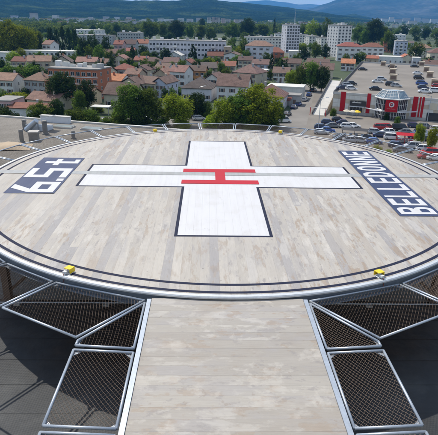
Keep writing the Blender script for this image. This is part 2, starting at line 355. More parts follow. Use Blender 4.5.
def crossp(g):
    a, b_, w_, wy = HA-g, HB-g, HW-g, HWY-g
    return [(CX+x, CY+y) for x, y in ((-w_, -b_), (w_, -b_), (w_, -wy), (a, -wy), (a, wy), (w_, wy), (w_, b_), (-w_, b_), (-w_, wy), (-a, wy), (-a, -wy), (-w_, -wy))]
def strips(name, inter, xa, xb, brk, z, mat, parent):
    # paint film split along the plank joints; inter(x) gives the painted y-intervals
    xs = sorted(set([xa, xb]+[q_ for q_ in brk if xa < q_ < xb]+[PC.x-RD+k*pw for k in range(npl+1) if xa < PC.x-RD+k*pw < xb])); vs = []; f = []
    for x0, x1 in zip(xs, xs[1:]):
        if x1-x0 < .012: continue
        l_ = .0006 if x0 not in brk and x0 != xa else 0; r_ = .0006 if x1 not in brk and x1 != xb else 0
        for y0, y1 in inter((x0+x1)/2):
            n = len(vs); vs += [(x-PC.x, y-PC.y, DZ+z) for x, y in ((x0+l_, y0), (x1-r_, y0), (x1-r_, y1), (x0+l_, y1))]; f.append((n, n+1, n+2, n+3))
    return obj(name, vs, f, mat, parent)
def cross_iv(g):
    return lambda x: [] if abs(x-CX) > HA-g else ([(CY-HB+g, CY+HB-g)] if abs(x-CX) < HW-g else [(CY-HWY+g, CY+HWY-g)])
def border_iv(x):
    o_, i_ = cross_iv(0)(x), cross_iv(.10)(x)
    return [(o_[0][0], i_[0][0]), (i_[0][1], o_[0][1])] if i_ else o_
brk = [CX+sg_*q_ for sg_ in (-1, 1) for q_ in (HA, HA-.10, HW, HW-.10)]
strips('cross_border', border_iv, CX-HA, CX+HA, brk, .003, 'navy_line', pad)
wc = strips('cross', cross_iv(.10), CX-HA+.10, CX+HA-.10, brk, .004, 'white_paint', pad)
sy0, sy1 = at(219, 175.6, 0).y, at(219, 172.6, 0).y
sheet('drain_strip', [(-8.7, sy0), (9.86, sy0), (9.86, sy1), (-8.7, sy1)], .012, 'grey_strip', pad)
b1 = (at(219, 172.6, 0).y, at(219, 169.4, 0).y); b2 = (at(219, 184.2, 0).y, at(219, 180.4, 0).y)
hx = (-1.03, 2.06, .33, .74)
lh = sheet('letter_h', [(hx[0], b2[0]), (hx[1], b2[0]), (hx[1], b2[1]), (hx[3], b2[1]), (hx[3], b1[0]), (hx[1], b1[0]), (hx[1], b1[1]), (hx[0], b1[1]), (hx[0], b1[0]), (hx[2], b1[0]), (hx[2], b2[1]), (hx[0], b2[1])], .016, 'red_paint', pad)
# --- block lettering, unit box 0..1, x to the right, y up; shapes tile without overlap
def strip(path, w):
    vs = []; n = len(path)
    for i, (x, y) in enumerate(path):
        a = Vector(path[max(0, i-1)]); b_ = Vector(path[min(n-1, i+1)]); c_ = Vector((x, y))
        d1 = (c_-a).normalized() if i else (b_-c_).normalized(); d2 = (b_-c_).normalized() if i < n-1 else d1
        d = (d1+d2).normalized(); nn = Vector((-d.y, d.x)); k = w/2/max(.5, nn.dot(Vector((-d1.y, d1.x))))
        vs += [tuple(c_+nn*k), tuple(c_-nn*k)]
    return vs, [(2*i, 2*i+1, 2*i+3, 2*i+2) for i in range(n-1)]
def dring(x0, x1, y0, y1, wx, wy, lobes='r'):
    def contour(a0, a1, b0, b1, n=10):
        pts = []; ry = (b1-b0)/2; rx = min((a1-a0)*.62, ry*1.2); cy_ = (b0+b1)/2
        if lobes == 'r':
            pts += [(a0, b0), (a1-rx, b0)] + [(a1-rx+rx*math.sin(math.pi*k/n), cy_-ry*math.cos(math.pi*k/n)) for k in range(1, n)] + [(a1-rx, b1), (a0, b1)]
        else:
            pts += [((a0+a1)/2+(a1-a0)/2*math.copysign(abs(math.cos(q_))**.8, math.cos(q_)), cy_+ry*math.copysign(abs(math.sin(q_))**.8, math.sin(q_))) for q_ in [2*math.pi*k/28 for k in range(28)]]
        return pts
    o_, i_ = contour(x0, x1, y0, y1), contour(x0+wx, x1-wx, y0+wy, y1-wy); n = len(o_)
    return o_+i_, [(k, (k+1) % n, n+(k+1) % n, n+k) for k in range(n)]
def quad(x0, x1, y0, y1): return [(x0, y0), (x1, y0), (x1, y1), (x0, y1)], [(0, 1, 2, 3)]
def glyph(ch):
    s_ = .26; h_ = .17; g = []
    if ch in 'EL': g += [quad(0, s_, 0, 1), quad(s_, 1, 0, h_)]
    if ch == 'E': g += [quad(s_, .92, .42, .58), quad(s_, 1, 1-h_, 1)]
    if ch == 'B': g += [dring(0, 1, 0, .52, s_, .14), dring(0, .95, .52, 1, s_, .14)]
    if ch == 'D': g += [dring(0, 1, 0, 1, s_, h_)]
    if ch == 'O': g += [dring(0, 1, 0, 1, s_, h_, 'o')]
    if ch == 'N': g += [quad(0, s_, 0, 1), quad(1-s_, 1, 0, 1), ([(s_, 1), (s_, .62), (1-s_, 0), (1-s_, .38)], [(0, 1, 2, 3)])]
    if ch == '6':
        g += [quad(0, .27, .0, .56), quad(.27, .73, 0, .17), quad(.73, 1, 0, .56), quad(.27, .73, .39, .56), ([(0, .562), (.30, .562), (.74, 1), (.38, 1)], [(0, 1, 2, 3)])]
    if ch == '5':
        g += [quad(0, 1, .83, 1), quad(0, .27, .42, .83), quad(.27, 1, .42, .58), quad(.73, 1, .17, .42), quad(0, 1, 0, .17)]
    if ch == 't': g += [quad(.3, .62, 0, 1), quad(0, .3, .55, .72), quad(.62, 1, .55, .72), quad(.62, .95, 0, .15)]
    if ch == '.': g += [quad(0, 1, 0, .16)]
    v = []; f = []
    for a, b_ in g: f += [tuple(i+len(v) for i in q_) for q_ in b_]; v += a
    return v, f
def lettering(panel, items, xbase, height, z):
    # text runs away from the camera (+y), letter tops point to -x, as painted on the deck
    for ch, y0, wdt in items:
        v, f = glyph(ch); flat_ = [(xbase-height*py-PC.x, y0+wdt*px-PC.y, DZ+z) for px, py in v]
        o = obj('letter' if ch.isalpha() else ('full_stop' if ch == '.' else 'digit'), flat_, f, 'white_paint', panel)
        me = o.data; bm = bmesh.new(); bm.from_mesh(me); bmesh.ops.recalc_face_normals(bm, faces=bm.faces)
        for fc in bm.faces:
            fc.normal_update()
            if fc.normal.z < 0: fc.normal_flip()
        bm.to_mesh(me); bm.free()
pr = strips('name_panel', lambda x: [(15.88, 24.82)], 6.52, 8.02, [], .016, 'navy_paint', pad)
word = 'BELLEDONNE'; wl = (24.70-16.0)/len(word)
lettering(pr, [(c_, 16.0+i*wl+.05, wl-.17) for i, c_ in enumerate(word)], 7.90, 1.26, .02)
pl = strips('weight_panel', lambda x: [(17.86, 22.86)], -7.5, -5.64, [], .016, 'navy_paint', pad)
lettering(pl, [('6', 17.98, 1.25), ('.', 19.36, .3), ('5', 19.82, 1.3)], -5.73, 1.7, .02)
lettering(pl, [('t', 21.6, 1.0)], -5.73, 1.45, .02)
# --- steelwork below the deck
def wl2(x, y, z): return (x-PC.x, y-PC.y, z+3)
cols = [(7.4, -4.7), (-7.4, -4.7), (7.4, 4.7), (-7.4, 4.7), (3.4, -3.6), (-3.4, -3.6), (3.4, 7.6), (-3.4, 7.6)]
for cx_, cy_ in cols:
    c_ = MB(); c_.box(cx_-.11, cx_+.11, cy_-.13, cy_-.105, 0, 2.45).box(cx_-.11, cx_+.11, cy_+.105, cy_+.13, 0, 2.45).box(cx_-.012, cx_+.012, cy_-.105, cy_+.105, 0, 2.45).box(cx_-.2, cx_+.2, cy_-.2, cy_+.2, 0, .03)
    c_.build('column', 'rust_steel', pad)
    MB().tube((cx_, cy_, .25), (cx_*.62, cy_*.62, 2.45), .06).build('brace', 'rust_steel', pad)
for k in range(-4, 5):
    y = k*2.05; hw_ = math.sqrt(9.3**2-y*y); MB().box(-hw_, hw_, y-.07, y+.07, 2.45, 2.69).build('beam', 'rust_steel', pad)
for k in range(-3, 4):
    x = k*2.5; hw_ = math.sqrt(9.2**2-x*x); MB().box(x-.09, x+.09, -hw_, hw_, 2.70, 2.92).build('joist', 'rust_steel', pad)

# ------------------------------------------------------------------ gangway
gx0, gx1, GZ = -1.35, 2.37, -.10
gw = thing('gangway', 'weathered metal plank gangway leading to the helipad', 'gangway', (.51, 6.5, -3))
def gl(x, y, z): return (x-.51, y-6.5, z+3)
gy = 10.62; i = 0
while gy > 2.2:
    x0, y0, z0 = gl(gx0+.05, gy-.28+.001, GZ-.04); x1, y1, z1 = gl(gx1-.05, gy-.002, GZ)
    MB().box(x0, x1, y0, y1, z0, z1).build('plank', 'deck_x', gw); gy -= .28
for sx, xx in ((-1, gx0), (1, gx1)):
    a = gl(xx-.05 if sx < 0 else xx-.046, 2.2, GZ-.28); b_ = gl(xx+.046 if sx < 0 else xx+.05, 10.55, GZ+.025)
    MB().box(a[0], b_[0], a[1], b_[1], a[2], b_[2]).build('side_rail', 'galvanised', gw)
a = gl(gx0+.05, 2.2, GZ-.07); b_ = gl(gx1-.05, 10.6, GZ-.05); MB().box(a[0], b_[0], a[1], b_[1], a[2], b_[2]).build('sub_deck', 'sub_deck', gw)
for xx in (gx0+.4, gx1-.4):
    a = gl(xx-.08, 2.2, -.6); b_ = gl(xx+.08, 10.4, -.24); MB().box(a[0], b_[0], a[1], b_[1], a[2], b_[2]).build('beam', 'rust_steel', gw)
for yy in (3.2, 6.4):
    for xx in (gx0+.4, gx1-.4):
        a = gl(xx-.09, yy-.09, -3); b_ = gl(xx+.09, yy+.09, -.61); MB().box(a[0], b_[0], a[1], b_[1], a[2], b_[2]).build('column', 'rust_steel', gw)

# ------------------------------------------------------------------ safety nets
def net_panel(poly, label, rods=False, cell=.068, ang=36, inset=.02):
    """poly: ccw 3-D corners (x, y, z) of one framed net panel"""
    pts = [Vector(p) for p in poly]; c_ = sum(pts, Vector())/len(pts)
    th = thing('safety_net', label, 'safety net', (c_.x, c_.y, c_.z), 0, 'safety net panels round the helipad and gangway')
    pts = [p-c_ for p in pts]; pts = [p-p.normalized()*.035 for p in pts]; n = len(pts)
    for k in range(n): MB().tube(pts[k], pts[(k+1) % n], .027, 10).build('frame_bar', 'galvanised', th, True)
    e1 = (pts[1]-pts[0]).normalized(); nr = Vector((0, 0, 0))
    for k in range(n): nr += pts[k].cross(pts[(k+1) % n])
    nr.normalize(); e2 = nr.cross(e1)
    p2 = [(p.dot(e1), p.dot(e2), p.dot(nr)) for p in pts]
    mb = MB()
    def zz(x, y):     # bilinear enough: inverse-distance height
        s = w = 0
        for a_, b_, h_ in p2: k = 1/((a_-x)**2+(b_-y)**2+.01); s += k*h_; w += k
        return s/w
    for sg in (1, -1):
        d = Vector((math.cos(R(ang)), sg*math.sin(R(ang)))); nn = Vector((-d.y, d.x))
        os_ = [nn.x*a_+nn.y*b_ for a_, b_, h_ in p2]; o_ = min(os_)+cell*.4
        while o_ < max(os_):
            ts = []
            for k in range(n):
                a_, b_ = p2[k], p2[(k+1) % n]; oa, ob = os_[k], os_[(k+1) % n]
                if (oa-o_)*(ob-o_) < 0:
                    q_ = (o_-oa)/(ob-oa); ts.append((a_[0]+(b_[0]-a_[0])*q_)*d.x+(a_[1]+(b_[1]-a_[1])*q_)*d.y)
            ts.sort()
            for t0, t1 in zip(ts[::2], ts[1::2]):
                if t1-t0 < .03: continue
                m_ = max(2, int((t1-t0)/.3)); prev = None
                for j in range(m_+1):
                    t_ = t0+(t1-t0)*j/m_; x, y = nn.x*o_+d.x*t_, nn.y*o_+d.y*t_
                    sag = -.06*math.sin(math.pi*j/m_)*min(1, (t1-t0)/1.2)
                    pt = e1*x+e2*y+nr*(zz(x, y)+sag*(1 if nr.z > 0 else -1)+sg*.0015)
                    if prev is not None: mb.tube(prev, pt, .0028, 3)
                    prev = pt
            o_ += cell*1.0
    mb.build('wire_net', 'wire', th)
    for k in range(n):     # small gusset plates at the corners
        a_ = pts[k]; b_ = (pts[(k+1) % n]-a_).normalized()*.17; g_ = (pts[(k-1) % n]-a_).normalized()*.17
        up = Vector((0, 0, -.03)); o_ = obj('corner_plate', [a_+up, a_+b_+up, a_+g_+up, a_+up*1.3, a_+b_+up*1.3, a_+g_+up*1.3], [(0, 1, 2), (5, 4, 3), (0, 3, 4, 1), (1, 4, 5, 2), (2, 5, 3, 0)], 'galvanised', th)
    return th
RI, RO, ZI, ZO = 9.66, 11.38, -.20, -.02
A0, NS = -62.5, 27; dA = 305.0/NS
def rp(a, r, z): return (PC.x+r*math.cos(R(a)), PC.y+r*math.sin(R(a)), z)
gap = .16
for k in range(NS):
    a, b_ = A0+k*dA+gap, A0+(k+1)*dA-gap
    if k < NS//2: lab = 'framed wire safety net, %s panel counting anticlockwise from the right corner panel' % nth(k)
    elif k == NS//2: lab = 'framed wire safety net panel at the far middle of the rim, facing the gangway'
    else: lab = 'framed wire safety net, %s panel counting clockwise from the left corner panel' % nth(NS-1-k)
    net_panel([rp(a, RI, ZI), rp(a, RO, ZO), rp(b_, RO, ZO), rp(b_, RI, ZI)], lab)
RC, LC = (3.62, 8.84, -.03), (-2.66, 8.84, -.03)
ji, jl = (gx1+.09, 10.62, -.16), (gx0-.09, 10.62, -.16)
net_panel([rp(A0-gap, RI, ZI), ji, (RC[0]+.02, RC[1]+.05, RC[2]), rp(A0-gap, RO, ZO)][::-1], 'long corner safety net panel where the round rim meets the gangway on the right')
net_panel([rp(180-A0+gap, RI, ZI), rp(180-A0+gap, RO, ZO), (LC[0]-.02, LC[1]+.05, LC[2]), jl], 'long corner safety net panel where the round rim meets the gangway on the left')
net_panel([(ji[0], ji[1]-.1, -.15), (gx1+.09, 8.64, -.12), (RC[0], 8.64, -.04), (RC[0], RC[1]-.03, -.04)], 'triangular safety net panel on the right side of the gangway')
net_panel([(jl[0], jl[1]-.1, -.15), (LC[0], LC[1]-.03, -.04), (LC[0], 8.64, -.04), (gx0-.09, 8.64, -.12)], 'triangular safety net panel on the left side of the gangway')
for nm, xi, xo in (('right', gx1+.09, RC[0]), ('left', gx0-.09, LC[0])):
    for j, (ya, yb) in enumerate(((8.56, 6.47), (6.39, 4.3))):
        q_ = [(xi, ya, -.12), (xi, yb, -.12), (xo, yb, -.05), (xo, ya, -.05)]
        if nm == 'left': q_ = q_[::-1]
        net_panel(q_, ('rectangular safety net panel along the %s gangway side, next to the triangular one' if j == 0 else 'nearest safety net panel along the %s side of the gangway, cut by the picture edge') % nm)

# ------------------------------------------------------------------ landing lights
def landing_light(ang, label):
    p = rp(ang, 9.38, 0.006); th = thing('landing_light', label, 'landing light', p, R(ang), 'yellow landing lights on the helipad rim'); th.scale = (.74, .74, .64)
    mb = MB(); mb.add([(-.13, -.13, 0), (.13, -.13, 0), (.13, .13, 0), (-.13, .13, 0), (-.10, -.11, .02), (.12, -.12, .02), (.12, .12, .02), (-.10, .11, .02)], [(0, 3, 2, 1), (4, 5, 6, 7), (0, 1, 5, 4), (1, 2, 6, 5), (2, 3, 7, 6), (3, 0, 4, 7)])
    mb.build('base_plate', 'white_metal', th)
    mb = MB(); mb.tube((0, 0, .02), (0, 0, .10), .075, 14); mb.build('stem', 'galvanised', th, False)
    # yellow hood: open box wrapped round the lamp
    mb = MB(); mb.box(-.15, -.12, -.13, .13, .02, .19); mb.box(-.12, .10, .105, .13, .02, .19); mb.box(-.15, .10, -.13, .13, .191, .215); mb.build('hood', 'yellow_paint', th)
    mb = MB(); mb.tube((0, 0, .10), (0, 0, .175), .07, 14, .055); mb.build('lens', 'lens_glass', th, True)
    mb = MB(); mb.box(.10, .22, -.10, .03, .05, .13); mb.build('junction_box', 'white_metal', th)
    mb = MB(); mb.tube((.20, -.04, .06), (.29, -.04, -.03), .012, 6); mb.tube((.29, -.04, -.03), (.29, -.04, -.30), .012, 6); mb.build('cable', 'tile_red', th)
for a_, l_ in ((-116, 'yellow landing light on the near rim left of the gangway'), (-65.5, 'yellow landing light on the near rim right of the gangway'), (112.5, 'yellow landing light on the far rim left of the cross'), (67.5, 'yellow landing light on the far rim right of the cross')): landing_light(a_, l_)

# ------------------------------------------------------------------ hospital building carrying the pad
bld = thing('hospital_building', 'flat-roofed building under the helipad with gravel and dark membrane roof', 'building', (0, 22, ZG))
def bl(pts): return [(x, y-22) for x, y in pts]
outl = [(-34, -12), (13.2, -12), (13.2, 13.5), (11.3, 20), (10.6, 30), (6, 40.6), (-6.4, 44.6), (-15.4, 47.3), (-34, 53)]
MB().prism(bl(outl), 0, -3.25-ZG).build('wall', 'wall_pale', bld)
MB().prism(bl([(-34, 15.4), (12.6, 15.4), (11.3, 20), (10.6, 30), (6, 40.6), (-6.4, 44.6), (-15.4, 47.3), (-34, 53)]), -3.25-ZG+.005, -3.0-ZG).build('gravel_roof', 'gravel_roof', bld)
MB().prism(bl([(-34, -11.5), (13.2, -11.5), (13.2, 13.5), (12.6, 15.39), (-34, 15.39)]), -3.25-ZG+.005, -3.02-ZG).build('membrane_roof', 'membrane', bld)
def parapet(pts, h=.14, w=.28, mat='pale_concrete'):
    for (xa, ya), (xb, yb) in zip(pts, pts[1:]):
        d = Vector((xb-xa, yb-ya, 0)); n_ = Vector((d.y, -d.x, 0)).normalized()*w
        MB().prism([(xa, ya-22), (xb, yb-22), (xb-n_.x, yb-22-n_.y), (xa-n_.x, ya-22-n_.y)][::1], -3.05-ZG, -3.0-ZG+h).build('parapet', mat, bld)
parapet([(13.2, 1), (13.2, 13.4), (11.3, 20), (10.6, 30), (6, 40.6), (-6.4, 44.6), (-15.4, 47.3), (-34, 53)])
for k in range(13):
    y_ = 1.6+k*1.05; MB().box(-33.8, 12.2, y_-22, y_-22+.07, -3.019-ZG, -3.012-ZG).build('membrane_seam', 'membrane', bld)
th = thing('roof_conduit', 'thin pale conduit running across the roof under the nets', 'conduit', (0, 15.05, -3.02))
MB().tube((-16, 0, .1), (12.2, 0, .1), .022, 6).build('pipe', 'white_metal', th)
for k in range(10): MB().box(-15.5+k*3, -15.3+k*3, -.08, .08, 0, .075).build('foot', 'concrete', th)
MB().box(-13, 12.5, 1-22-12, .85-22, -3.0-ZG, 4.5-ZG).build('stair_tower', 'wall_pale', bld)
MB().box(-13.1, 12.6, 1-22-12.1, .95-22, 4.501-ZG, 4.62-ZG).build('tower_roof', 'flat_roof', bld)
MB().box(-.7, 1.7, .851-22, .9-22, -3+2.9-ZG, -3+5.2-ZG).build('door', 'dark_metal', bld)
def roof_pipe(u, v, r, h, label, cap=True):
    p = at(u, v, -3); th = thing('roof_vent', label, 'roof vent', p, 0, 'vent pipes on the gravel roof')
    MB().tube((0, 0, 0), (0, 0, h), r, 14).build('pipe', 'grey_pipe', th); MB().tube((0, 0, 0), (0, 0, .08), r*1.5, 14).build('flange', 'grey_pipe', th)
    if cap: MB().tube((0, 0, h+.03), (0, 0, h+.15), r*1.25, 14, r*.9).build('cap', 'grey_pipe', th)
roof_pipe(22, 142, .16, .8, 'slim grey roof vent pipe left of the chimney box on gravel roof')
roof_pipe(45.5, 134, .2, .95, 'tall grey roof vent pipe right of the slanted hood on gravel roof')
roof_pipe(25, 129.5, .18, .7, 'short grey roof vent pipe behind the slanted hood on gravel roof')
roof_pipe(73.5, 138.5, .14, .45, 'small brown roof vent pipe beside the safety net')
p = at(34.5, 140.6, -3); th = thing('chimney_box', 'square dark grey chimney box on the gravel roof near the net', 'chimney', p, .1)
MB().box(-.33, .33, -.33, .33, 0, .65).build('shaft', 'grey_pipe', th); MB().box(-.39, .39, -.39, .39, .655, .74).build('cap', 'concrete', th)
p = at(31, 131, -3); th = thing('smoke_hatch', 'open white slanted roof hatch with grey duct on gravel roof', 'roof hatch', p, -.25)
MB().box(-.8, 1.3, .3, 1.3, 0, .35).build('kerb', 'white_metal', th)
MB().add([(-.9, .25, .36), (-.9, 1.3, .36), (1.7, 1.3, 1.25), (1.7, .25, 1.25), (-.9, .25, .30), (-.9, 1.3, .30), (1.7, 1.3, 1.19), (1.7, .25, 1.19)], [(0, 3, 2, 1), (4, 5, 6, 7), (0, 1, 5, 4), (1, 2, 6, 5), (2, 3, 7, 6), (3, 0, 4, 7)]).build('lid', 'white_metal', th)
MB().tube((-.3, -.1, .1), (.75, -.2, .95), .26, 14, .2).build('duct', 'galvanised', th); MB().tube((.6, .2, 0), (.65, .1, .85), .05, 8).build('strut', 'galvanised', th)
for u_, v_2, l_ in ((64, 127.5, 'left pale green rooflight set in the gravel roof'), (92, 129.5, 'right pale green rooflight set in the gravel roof beside the net')):
    p = at(u_, v_2, -3); th = thing('rooflight', l_, 'rooflight', p, -.22, 'rooflights on the gravel roof')
    MB().box(-.85, .85, -.5, .5, 0, .12).build('kerb', 'concrete', th); MB().box(-.78, .78, -.43, .43, .121, .15).build('pane', 'roof_glass', th)
p = at(8, 148, -3); th = thing('tarpaulin', 'brown tarpaulin heap on the gravel roof at the left edge', 'tarpaulin', p, .2)
v_ = []; f_ = []
for iy in range(9):
    for ix in range(13):
        x_, y_ = -1.6+ix*.27, -.9+iy*.225; v_.append((x_, y_, max(.01, .42*(1-(x_/1.7)**2)*(1-(y_/1.0)**2)+.07*noise.noise(Vector((x_*2.2, y_*2.2, 3))))))
for iy in range(8):
    for ix in range(12): f_.append((iy*13+ix, iy*13+ix+1, (iy+1)*13+ix+1, (iy+1)*13+ix))
obj('sheet', v_, f_, 'wall_tan', th, True)
p = at(58, 122.5, -3); th = thing('roof_upstand_block', 'low white wall block at the far edge of the gravel roof', 'roof block', p, -.25)
MB().box(-1.6, 1.2, -.2, .2, 0, .55).build('block', 'white_metal', th); MB().box(-1.65, 1.25, -.25, .25, .551, .61).build('coping', 'pale_concrete', th)

# ================================================================== CITY
WCACHE = {}
def window(parent, x, y, z, w, h, rz, pane=True, mat='frame_white', shutters=False):
    """framed window on a wall; local wall normal is (sin rz, -cos rz)"""
    k = (round(w, 2), round(h, 2), mat)
    if k not in WCACHE:
        f = .07; mb = MB()
        mb.box(-w/2, w/2, -.06, .02, 0, f); mb.box(-w/2, w/2, -.06, .02, h-f, h); mb.box(-w/2, -w/2+f, -.055, .02, f, h-f); mb.box(w/2-f, w/2, -.055, .02, f, h-f); mb.box(-.03, .03, -.045, .02, f, h-f)
        o = mb.build('window', mat); fm = o.data; bpy.data.objects.remove(o)
        o = MB().box(-w/2+f*.5, w/2-f*.5, -.03, .01, f*.5, h-f*.5).build('pane', 'window_glass'); pm = o.data; bpy.data.objects.remove(o)
        o = MB().box(-w/2-.03-w*.5, -w/2-.03, -.06, .01, 0, h).build('shutter', 'shutter'); s1 = o.data; bpy.data.objects.remove(o)
        WCACHE[k] = fm, pm, s1
    fm, pm, s1 = WCACHE[k]
    o = obj('window', 0, 0, 0, parent, me=fm); o.location = (x, y, z); o.rotation_euler = (0, 0, rz)
    if pane: obj('pane', 0, 0, 0, o, me=pm)
    if shutters:
        obj('shutter', 0, 0, 0, o, me=s1); q_ = obj('shutter', 0, 0, 0, o, me=s1); q_.location = (w*1.5+.06, 0, 0)
    return o
FOOT = []        # footprints (x, y, r) that trees keep away from
def roof_mesh(kind, w, d, z, rh, ov=.45):
    a, b_ = w/2+ov, d/2+ov; t_ = .22; mb = MB()
    if kind == 'x':   # ridge along x
        for zz_, s_ in ((0, 1),):
            mb.add([(-a, -b_, z), (a, -b_, z), (a, 0, z+rh), (-a, 0, z+rh), (a, b_, z), (-a, b_, z), (-a, -b_, z-t_), (a, -b_, z-t_), (a, 0, z+rh-t_), (-a, 0, z+rh-t_), (a, b_, z-t_), (-a, b_, z-t_)],
                   [(0, 1, 2, 3), (3, 2, 4, 5), (7, 6, 9, 8), (8, 9, 11, 10), (0, 6, 7, 1), (4, 10, 11, 5), (1, 7, 8, 2), (2, 8, 10, 4), (6, 0, 3, 9), (9, 3, 5, 11)])
    elif kind == 'y':
        mb.add([(-a, -b_, z), (0, -b_, z+rh), (0, b_, z+rh), (-a, b_, z), (a, -b_, z), (a, b_, z), (-a, -b_, z-t_), (0, -b_, z+rh-t_), (0, b_, z+rh-t_), (-a, b_, z-t_), (a, -b_, z-t_), (a, b_, z-t_)],
               [(0, 1, 2, 3), (1, 4, 5, 2), (6, 9, 8, 7), (7, 8, 11, 10), (0, 6, 7, 1), (1, 7, 10, 4), (3, 2, 8, 9), (2, 5, 11, 8), (0, 3, 9, 6), (4, 10, 11, 5)])
    else:             # hip
        if w >= d: r1, r2 = (-(a-b_*.9), 0), (a-b_*.9, 0)
        else: r1, r2 = (0, -(b_-a*.9)), (0, b_-a*.9)
        vs = [(-a, -b_, z), (a, -b_, z), (a, b_, z), (-a, b_, z), (*r1, z+rh), (*r2, z+rh), (-a, -b_, z-t_), (a, -b_, z-t_), (a, b_, z-t_), (-a, b_, z-t_)]
        if w >= d: fs = [(0, 1, 5, 4), (1, 2, 5), (2, 3, 4, 5), (3, 0, 4)]
        else: fs = [(0, 1, 4), (1, 2, 5, 4), (2, 3, 5), (3, 0, 4, 5)]
        mb.add(vs, fs+[(6, 9, 8, 7), (0, 6, 7, 1), (1, 7, 8, 2), (2, 8, 9, 3), (3, 9, 6, 0)])
    return mb
def house(u, v, wpx, d, h, kind, rh, rot, wcol, rcol, label, rows=2, cols_=3, group=None, chim=1, name='house', shut=True, cat='house', scols=1):
    """u, v: photo pixel of the middle of the front eave"""
    p = at(u, v, ZG+h); w = wpx/ppm(p); rz = R(rot)
    fx = Vector((math.cos(rz), math.sin(rz), 0)); fy = Vector((-math.sin(rz), math.cos(rz), 0))
    c_ = p+fy*(d/2); FOOT.append((c_.x, c_.y, math.hypot(w, d)/2))
    th = thing(name, label, cat, (c_.x, c_.y, ZG), rz, group)
    mb = MB().box(-w/2, w/2, -d/2, d/2, 0, h-.1)
    if kind == 'x': mb.add([(-w/2, -d/2, h-.11), (-w/2, d/2, h-.11), (-w/2, 0, h+rh-.3), (w/2, -d/2, h-.11), (w/2, d/2, h-.11), (w/2, 0, h+rh-.3)], [(0, 2, 1), (3, 4, 5), (0, 3, 5, 2), (1, 2, 5, 4)])
    if kind == 'y': mb.add([(-w/2, -d/2, h-.11), (w/2, -d/2, h-.11), (0, -d/2, h+rh-.3), (-w/2, d/2, h-.11), (w/2, d/2, h-.11), (0, d/2, h+rh-.3)], [(0, 1, 2), (3, 5, 4), (0, 2, 5, 3), (1, 4, 5, 2)])
    mb.build('wall', 'wall_'+wcol, th)
    if kind == 'flat':
        rf = MB().box(-w/2-.15, w/2+.15, -d/2-.15, d/2+.15, h-.09, h+.25).build('roof', rcol, th)
    else: rf = roof_mesh(kind, w, d, h+.12, rh).build('roof', rcol, th)
    rnd = random.Random(int(u*31+v*7))
    for k in range(chim):
        x_ = (rnd.random()-.5)*w*.6; y_ = rnd.choice((-1, 1))*d*.12 if kind != 'flat' else 0
        top = h+rh*.9+.9 if kind != 'flat' else h+1.1
        MB().box(x_-.32, x_+.32, y_-.3, y_+.3, h+.2, top).box(x_-.38, x_+.38, y_-.36, y_+.36, top+.005, top+.12).build('chimney', rnd.choice(('wall_brick', 'wall_beige', 'wall_grey')), rf)
    sh = (h-.6)/max(1, rows)
    for r_ in range(rows):
        for k in range(cols_):
            x_ = (k+.5)/cols_*w-w/2+(rnd.random()-.5)*.3
            if r_ == 0 and k == cols_//2:
                dr = MB().box(x_-.5, x_+.5, -d/2-.05, -d/2+.02, .1, 2.2).build('door', 'shutter', th); continue
            window(th, x_, -d/2, .9+r_*sh, 1.1, 1.35, 0, shutters=shut)
        for sd in (1, -1):
            for k in range(scols):
                y_ = (k+.5)/scols*d-d/2; window(th, sd*w/2, y_, .9+r_*sh, 1.0, 1.3, sd*math.pi/2)
    return th
H = house
# -- near left
H(2, 80.5, 22, 9, 5.5, 'x', 2.4, -8, 'pale', 'tile_salmon', 'pale house with tan roof at the left picture edge')
H(34, 80.5, 24, 9, 5.5, 'hip', 2.6, -18, 'grey', 'tile_salmon', 'grey house with salmon hipped roof left of the orange flats')
H(41, 100.5, 36, 8, 3.2, 'x', 2.2, -24, 'cream', 'tile_salmon', 'low bungalow with long tan roof and cream gable beside dark tree', rows=1)
H(30, 108.5, 46, 7, 3.8, 'x', 1.1, -6, 'white', 'tile_red', 'white low house with long red roof below the bungalow', rows=1)
H(1, 101, 20, 9, 5.5, 'flat', 0, -6, 'pink', 'flat_roof', 'pinkish flat-roofed block at the left picture edge', rows=2, chim=0)
H(39, 61.5, 22, 10, 6, 'x', 2.6, 10, 'beige', 'tile_salmon', 'brown roofed house in front of the long white low building')
H(62, 62.5, 18, 10, 7, 'y', 3.2, 8, 'beige', 'tile_brown', 'gabled brown house with chimneys behind the orange flats', chim=2)
H(86, 62, 20, 10, 6, 'x', 2.2, 0, 'beige', 'tile_salmon', 'wide house with pale chimneys right behind the orange flats', chim=3)
# -- centre left
H(119, 95, 33, 10, 4.6, 'x', 3.4, -14, 'cream', 'tile_brown', 'cream house with big brown roof left of the street trees', rows=1)
H(112, 80.5, 20, 9, 5.2, 'x', 2.2, -20, 'white', 'tile_orange', 'white house with bright orange roof behind the cream house')
H(129, 84, 22, 9, 5.4, 'y', 2.4, -26, 'cream', 'tile_brown', 'cream gabled house between orange roof and blue gable')
H(146, 83.5, 20, 9, 5.4, 'x', 2.2, -26, 'cream', 'tile_brown', 'cream house with low brown roof left of the blue gable')
H(121, 69.5, 18, 9, 5.6, 'hip', 2.4, -12, 'grey', 'tile_red', 'grey house with reddish hipped roof below the conifer')
H(140, 70, 17, 9, 5.2, 'y', 2.2, -20, 'cream', 'tile_brown', 'cream gabled house right of the grey hipped one')
H(159, 83.5, 15, 11, 5.6, 'y', 2.2, -22, 'blue', 'tile_brown', 'pale blue gabled house with brown roof in the middle of the old houses', rows=2, cols_=2, scols=3)
H(160, 74.5, 15, 9, 5.0, 'y', 2.4, -20, 'tan', 'tile_salmon', 'tan gabled house behind the pale blue gable')
H(177, 72, 17, 8, 6.4, 'x', 2.6, -26, 'white', 'tile_salmon', 'white two-storey house with salmon roof left of the orange house')
